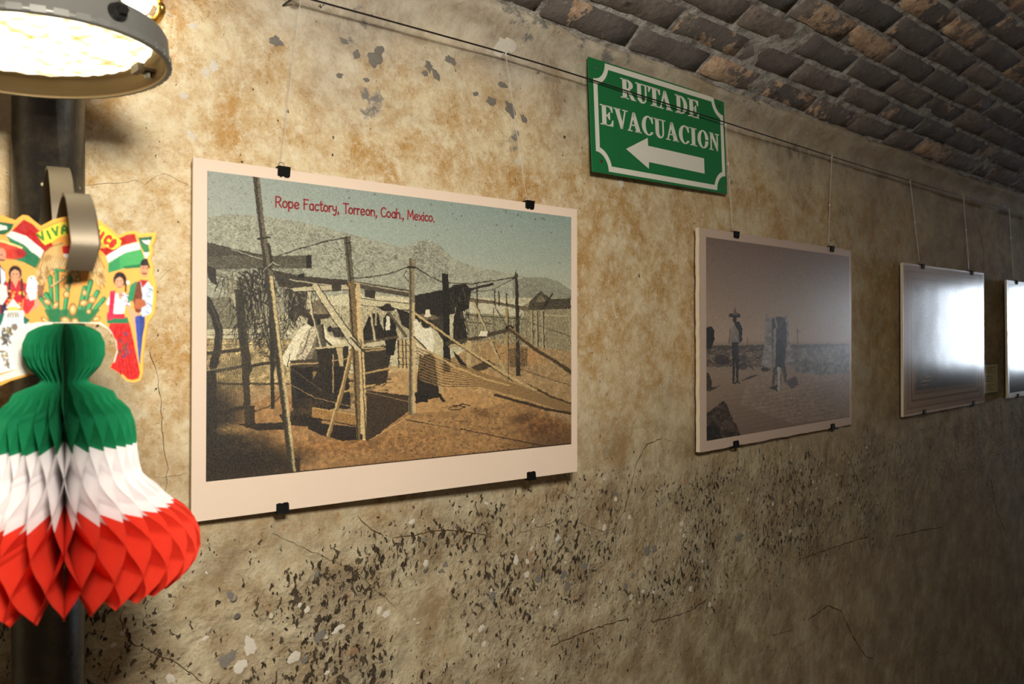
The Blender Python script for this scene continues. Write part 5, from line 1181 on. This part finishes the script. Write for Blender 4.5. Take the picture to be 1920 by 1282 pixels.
# cactus and fruit
GN, GD = (72, 164, 106), (24, 108, 66)
for (a, b, c, d, wd) in ((96, 520, 100, 600, 9), (108, 512, 110, 600, 8), (88, 552, 116, 604, 10), (78, 558, 112, 606, 9), (132, 520, 120, 600, 9), (172, 528, 150, 604, 10), (184, 548, 152, 606, 10), (196, 560, 158, 606, 9), (160, 540, 146, 604, 10), (104, 506, 122, 508, 5)):
    cv.line([(a, b), (c, d)], wd, GD); cv.line([(a - 1, b), (c - 1, d)], wd * .55, GN)
Pl([(84, 580), (190, 580), (170, 606), (96, 606)], GD, .8); cv.line([(96, 538), (120, 524), (132, 514)], 4, (150, 112, 70)); cv.line([(98, 536), (122, 521)], 1.8, G3)
for (x, y, rx, ry, an) in ((90, 566, 9, 6, .6), (106, 572, 9, 5, -1.0), (126, 552, 7, 8, .3), (126, 536, 6, 7, .2), (138, 580, 8.5, 13, 0), (158, 568, 9, 7, -.2), (174, 562, 8, 8, -.4), (160, 549, 5, 7, 0), (124, 600, 11, 7, .2), (142, 602, 8, 7, 0), (86, 600, 10, 5, .5), (182, 598, 9, 5, -.4), (148, 524, 6, 7, 0), (168, 584, 5, 5, 0), (120, 520, 4, 5, 0)):
    cv.ell(x, y, rx, ry, (150, 106, 56), 1, an, 0, .1); cv.ell(x, y, rx * .82, ry * .82, (222, 180, 112), 1, an, .05, .4); cv.ell(x - 1, y - 1, rx * .4, ry * .45, (244, 222, 170), .9, an, 0, .8)
# woman in a red skirt, right
SKN = (226, 160, 126)
Pl([(208, 604), (244, 604), (252, 640), (262, 690), (266, 708), (240, 714), (222, 700), (206, 690), (214, 676), (220, 655), (216, 634), (204, 618)], (204, 28, 30))
for k in range(6): cv.line([(216 + k * 5, 612), (228 + k * 7, 706)], 1.6, (140, 14, 18), .7)
cv.scrib([(220, 626), (240, 622), (246, 660), (226, 676)], 26, 6, 2, [(120, 70, 30), (46, 96, 50), (40, 60, 120)], 1.2, .8, .8)
Pl([(200, 602), (207, 560), (214, 566), (212, 600)], SKN); Pl([(201, 596), (240, 594), (244, 606), (202, 606)], (30, 116, 76)); Pl([(202, 586), (234, 586), (236, 597), (202, 597)], (206, 30, 66))
Pl([(208, 552), (232, 548), (244, 556), (246, 572), (236, 572), (234, 588), (208, 588), (206, 572), (200, 570)], (236, 232, 238)); Pl([(208, 546), (218, 544), (216, 566), (212, 600), (204, 600), (206, 570)], (206, 34, 76)); Pl([(222, 546), (232, 546), (229, 562), (224, 560)], SKN); cv.scrib([(228, 550), (244, 552), (246, 570), (234, 574)], 16, 3, 2, [(60, 90, 170), (210, 60, 60), (60, 150, 100)], 0, 1, .9)
Pl([(240, 574), (247, 572), (256, 600), (256, 618), (252, 618), (248, 600)], SKN)
cv.ell(226, 524, 13, 15, (34, 22, 24), 1); cv.ell(225, 530, 8.6, 12, SKN, 1); cv.ell(220, 533, 3, 2.6, (226, 110, 96), .7, 0, 0, .8); cv.ell(230, 533, 3, 2.6, (226, 110, 96), .7, 0, 0, .8); Pl([(216, 518), (226, 513), (236, 519), (232, 522), (225, 519), (218, 524)], (34, 22, 24)); cv.line([(222, 538), (229, 538)], 1.6, (190, 40, 50)); cv.line([(220, 527), (223, 527)], 1.2, (40, 26, 24)); cv.line([(227, 527), (230, 527)], 1.2, (40, 26, 24)); cv.ell(241, 530, 3.4, 4, (230, 232, 240)); cv.line([(237, 532), (237, 546)], 3, (34, 22, 24))
# man behind her
Pl([(254, 592), (273, 590), (272, 640), (266, 684), (262, 680), (258, 640)], (50, 74, 160)); Pl([(264, 590), (273, 590), (270, 640), (266, 660)], (36, 54, 128), .8)
Pl([(262, 528), (278, 526), (288, 540), (291, 565), (286, 588), (268, 594), (262, 580)], (196, 208, 224)); cv.scrib([(276, 536), (290, 545), (288, 585), (272, 590)], 26, 10, 1.8, [(120, 140, 176), (240, 244, 250)], .6, .6, .8)
Pl([(252, 532), (264, 526), (268, 552), (266, 584), (256, 590), (250, 560)], (112, 56, 34)); Pl([(240, 562), (246, 534), (258, 526), (254, 548), (250, 566)], (42, 132, 90)); Pl([(264, 524), (280, 526), (268, 540)], (168, 34, 40)); Pl([(256, 560), (272, 562), (276, 572), (262, 580), (252, 578)], (170, 92, 56)); Pl([(250, 582), (262, 588), (256, 594), (248, 590)], SKN)
cv.ell(275, 495, 11, 11, (28, 24, 28), 1); cv.ell(272, 506, 8.8, 14, (214, 146, 112), 1); Pl([(263, 496), (274, 486), (286, 494), (286, 502), (278, 498), (268, 498)], (28, 24, 28)); cv.line([(268, 513), (276, 513)], 2, (50, 30, 26)); cv.line([(268, 502), (271, 502)], 1.4, (40, 26, 24)); cv.line([(275, 502), (278, 503)], 1.4, (40, 26, 24)); cv.ell(269, 509, 3, 3, (216, 110, 90), .5, 0, 0, .8)
# left: woman, child, and the man in the red hat
cv.ell(15, 471, 38, 15, (200, 54, 40), 1, .16); cv.ell(40, 474, 14, 10, (150, 24, 36), .7, .5, 0, .6); cv.ell(5, 462, 22, 10, (214, 76, 52), 1); 
for k in range(13): cv.ell(-14 + k * 4.6, 449 + (k * .62) ** 1.42 * .9, 3, 2.4, (246, 214, 140))
cv.ell(4, 478, 10, 14, (222, 150, 120), 1); cv.line([(0, 487), (10, 488)], 2.2, (60, 36, 30)); cv.line([(3, 478), (6, 478)], 1.5, (40, 26, 24)); Pl([(-20, 500), (0, 494), (12, 510), (16, 560), (14, 610), (-20, 610)], (34, 40, 66)); Pl([(2, 500), (11, 510), (13, 525), (4, 540)], (220, 226, 236)); Pl([(-12, 545), (2, 548), (4, 600), (-12, 600)], (170, 30, 40))
cv.ell(30, 512, 13, 15, (34, 22, 22)); cv.ell(30, 516, 9.4, 13, SKN); Pl([(20, 506), (30, 499), (40, 506), (36, 508), (29, 505), (22, 510)], (34, 22, 22)); cv.ell(25, 520, 3, 2.6, (220, 104, 90), .6, 0, 0, .8); cv.ell(35, 520, 3, 2.6, (220, 104, 90), .6, 0, 0, .8); cv.line([(27, 525), (33, 525)], 1.5, (190, 40, 50)); cv.line([(25, 514), (28, 514)], 1.2, DK); cv.line([(32, 514), (35, 514)], 1.2, DK)
Pl([(6, 534), (22, 526), (40, 526), (54, 534), (58, 556), (44, 562), (42, 580), (14, 580), (10, 560)], (196, 34, 54)); Pl([(23, 524), (37, 524), (31, 540)], SKN); cv.line([(20, 524), (18, 560)], 4, (52, 34, 26)); cv.line([(42, 524), (44, 556)], 4, (52, 34, 26)); cv.scrib([(10, 545), (50, 545), (46, 572), (14, 572)], 24, 4, 3, [(236, 150, 60), (226, 196, 90)], 0, 1, .9)
Pl([(0, 532), (14, 536), (16, 556), (6, 572), (0, 570)], (236, 232, 226)); Pl([(50, 552), (74, 562), (78, 572), (60, 584), (54, 588), (52, 580), (66, 570), (50, 562)], SKN); Pl([(46, 560), (66, 562), (66, 572), (52, 590), (44, 580)], (204, 50, 60))
Pl([(54, 520), (66, 518), (72, 530), (70, 560), (58, 564), (50, 545)], (226, 226, 232)); cv.ell(62, 524, 8, 8, (236, 236, 240)); cv.ell(60, 522, 1.6, 1.6, DK); Pl([(72, 534), (84, 536), (82, 556), (72, 560)], (110, 70, 70), .7)
Pl([(26, 560), (42, 578), (12, 578)], (240, 238, 236)); cv.ell(27, 580, 12, 5, (244, 214, 90)); Pl([(10, 582), (46, 582), (48, 600), (60, 608), (48, 612), (30, 632), (24, 652), (28, 672), (40, 690), (0, 700), (-6, 650), (0, 610)], (232, 236, 240)); Pl([(46, 592), (58, 600), (50, 608), (46, 606)], (24, 106, 90)); Pl([(-2, 588), (10, 588), (4, 608), (-4, 614)], (24, 106, 90))
for k in range(5): cv.line([(12 + k * 7, 588), (4 + k * 8, 640)], 1.3, (150, 178, 204), .8)
cv.scrib([(4, 615), (22, 612), (18, 645), (2, 640)], 34, 7, 2.6, [(90, 84, 80), (150, 130, 70), (70, 66, 76)], 1, .6, .9); cv.scrib([(0, 655), (16, 655), (20, 690), (4, 690)], 20, 6, 2.4, [(100, 92, 90), (160, 142, 80)], 1, .6, .9); cv.ell(29, 613, 6, 7, (120, 108, 90), .9)
for k in range(5): cv.line([(18 + k * 4, 586), (16 + k * 5, 594)], 2, (120, 92, 50), .8)
# bare white paper lip round the bell's crown
Pl([(92, 612), (72, 613), (54, 617), (38, 632), (30, 652), (34, 670), (48, 686), (70, 696), (40, 704), (0, 716), (0, 704), (34, 692), (26, 676), (20, 652), (30, 626), (48, 609), (72, 604), (121, 604), (121, 612)], (240, 238, 228), 1, .02); Pl([(121, 604), (190, 604), (208, 618), (220, 640), (222, 660), (216, 680), (212, 678), (217, 655), (213, 636), (202, 620), (186, 611), (150, 609), (121, 609)], (244, 240, 232), .9, .02)
Pl([(60, 612), (92, 606), (92, 700), (60, 700), (34, 680), (27, 650), (38, 626)], (238, 236, 228), 1, .02); cv.line([(86, 612), (58, 620), (42, 634), (35, 652), (40, 674), (54, 690)], 1.4, (206, 204, 204))
cv.rough(0); cv.done()
# keep the print inside the outline, leaving the yellow rim of the card showing
X_, Y_ = cv.X0, cv.Y0; ins = np.zeros(X_.shape, bool); dm = np.full(X_.shape, 1e9)
for i in range(len(OUT)):
    x1, y1 = OUT[i]; x2, y2 = OUT[(i + 1) % len(OUT)]
    if y1 != y2: ins ^= ((y1 > Y_) != (y2 > Y_)) & (X_ < (x2 - x1) * (Y_ - y1) / (y2 - y1 + 1e-12) + x1)
    dx, dy = x2 - x1, y2 - y1; t = np.clip(((X_ - x1) * dx + (Y_ - y1) * dy) / (dx * dx + dy * dy + 1e-9), 0, 1)
    dm = np.minimum(dm, np.hypot(X_ - x1 - t * dx, Y_ - y1 - t * dy))
mask = ins & (dm > np.where((X_ > 40) & (X_ < 230) & (Y_ > 600), .6, np.where(Y_ < 600, 5.0, 4.0)))
print_mesh('print', cv, bx_(-60), bz_(395), 360 * KX, 330 * KX, -.0011, M_INK, bell, mask)
# stiffening card seen in the front seam
bm = bmesh.new(); prism(bm, [(0, -.150), (-.0005 - .062, -.158), (-.070, -.176), (-.060, -.192), (0, -.196)], -.0006, .0006)
bmesh.ops.rotate(bm, verts=bm.verts, cent=(0, 0, 0), matrix=Matrix.Rotation(pi / 2, 3, 'Z')); bmobj('stiffener', bm, simple('olive_yellow_card', (196, 170, 40), .6, .3), bell)
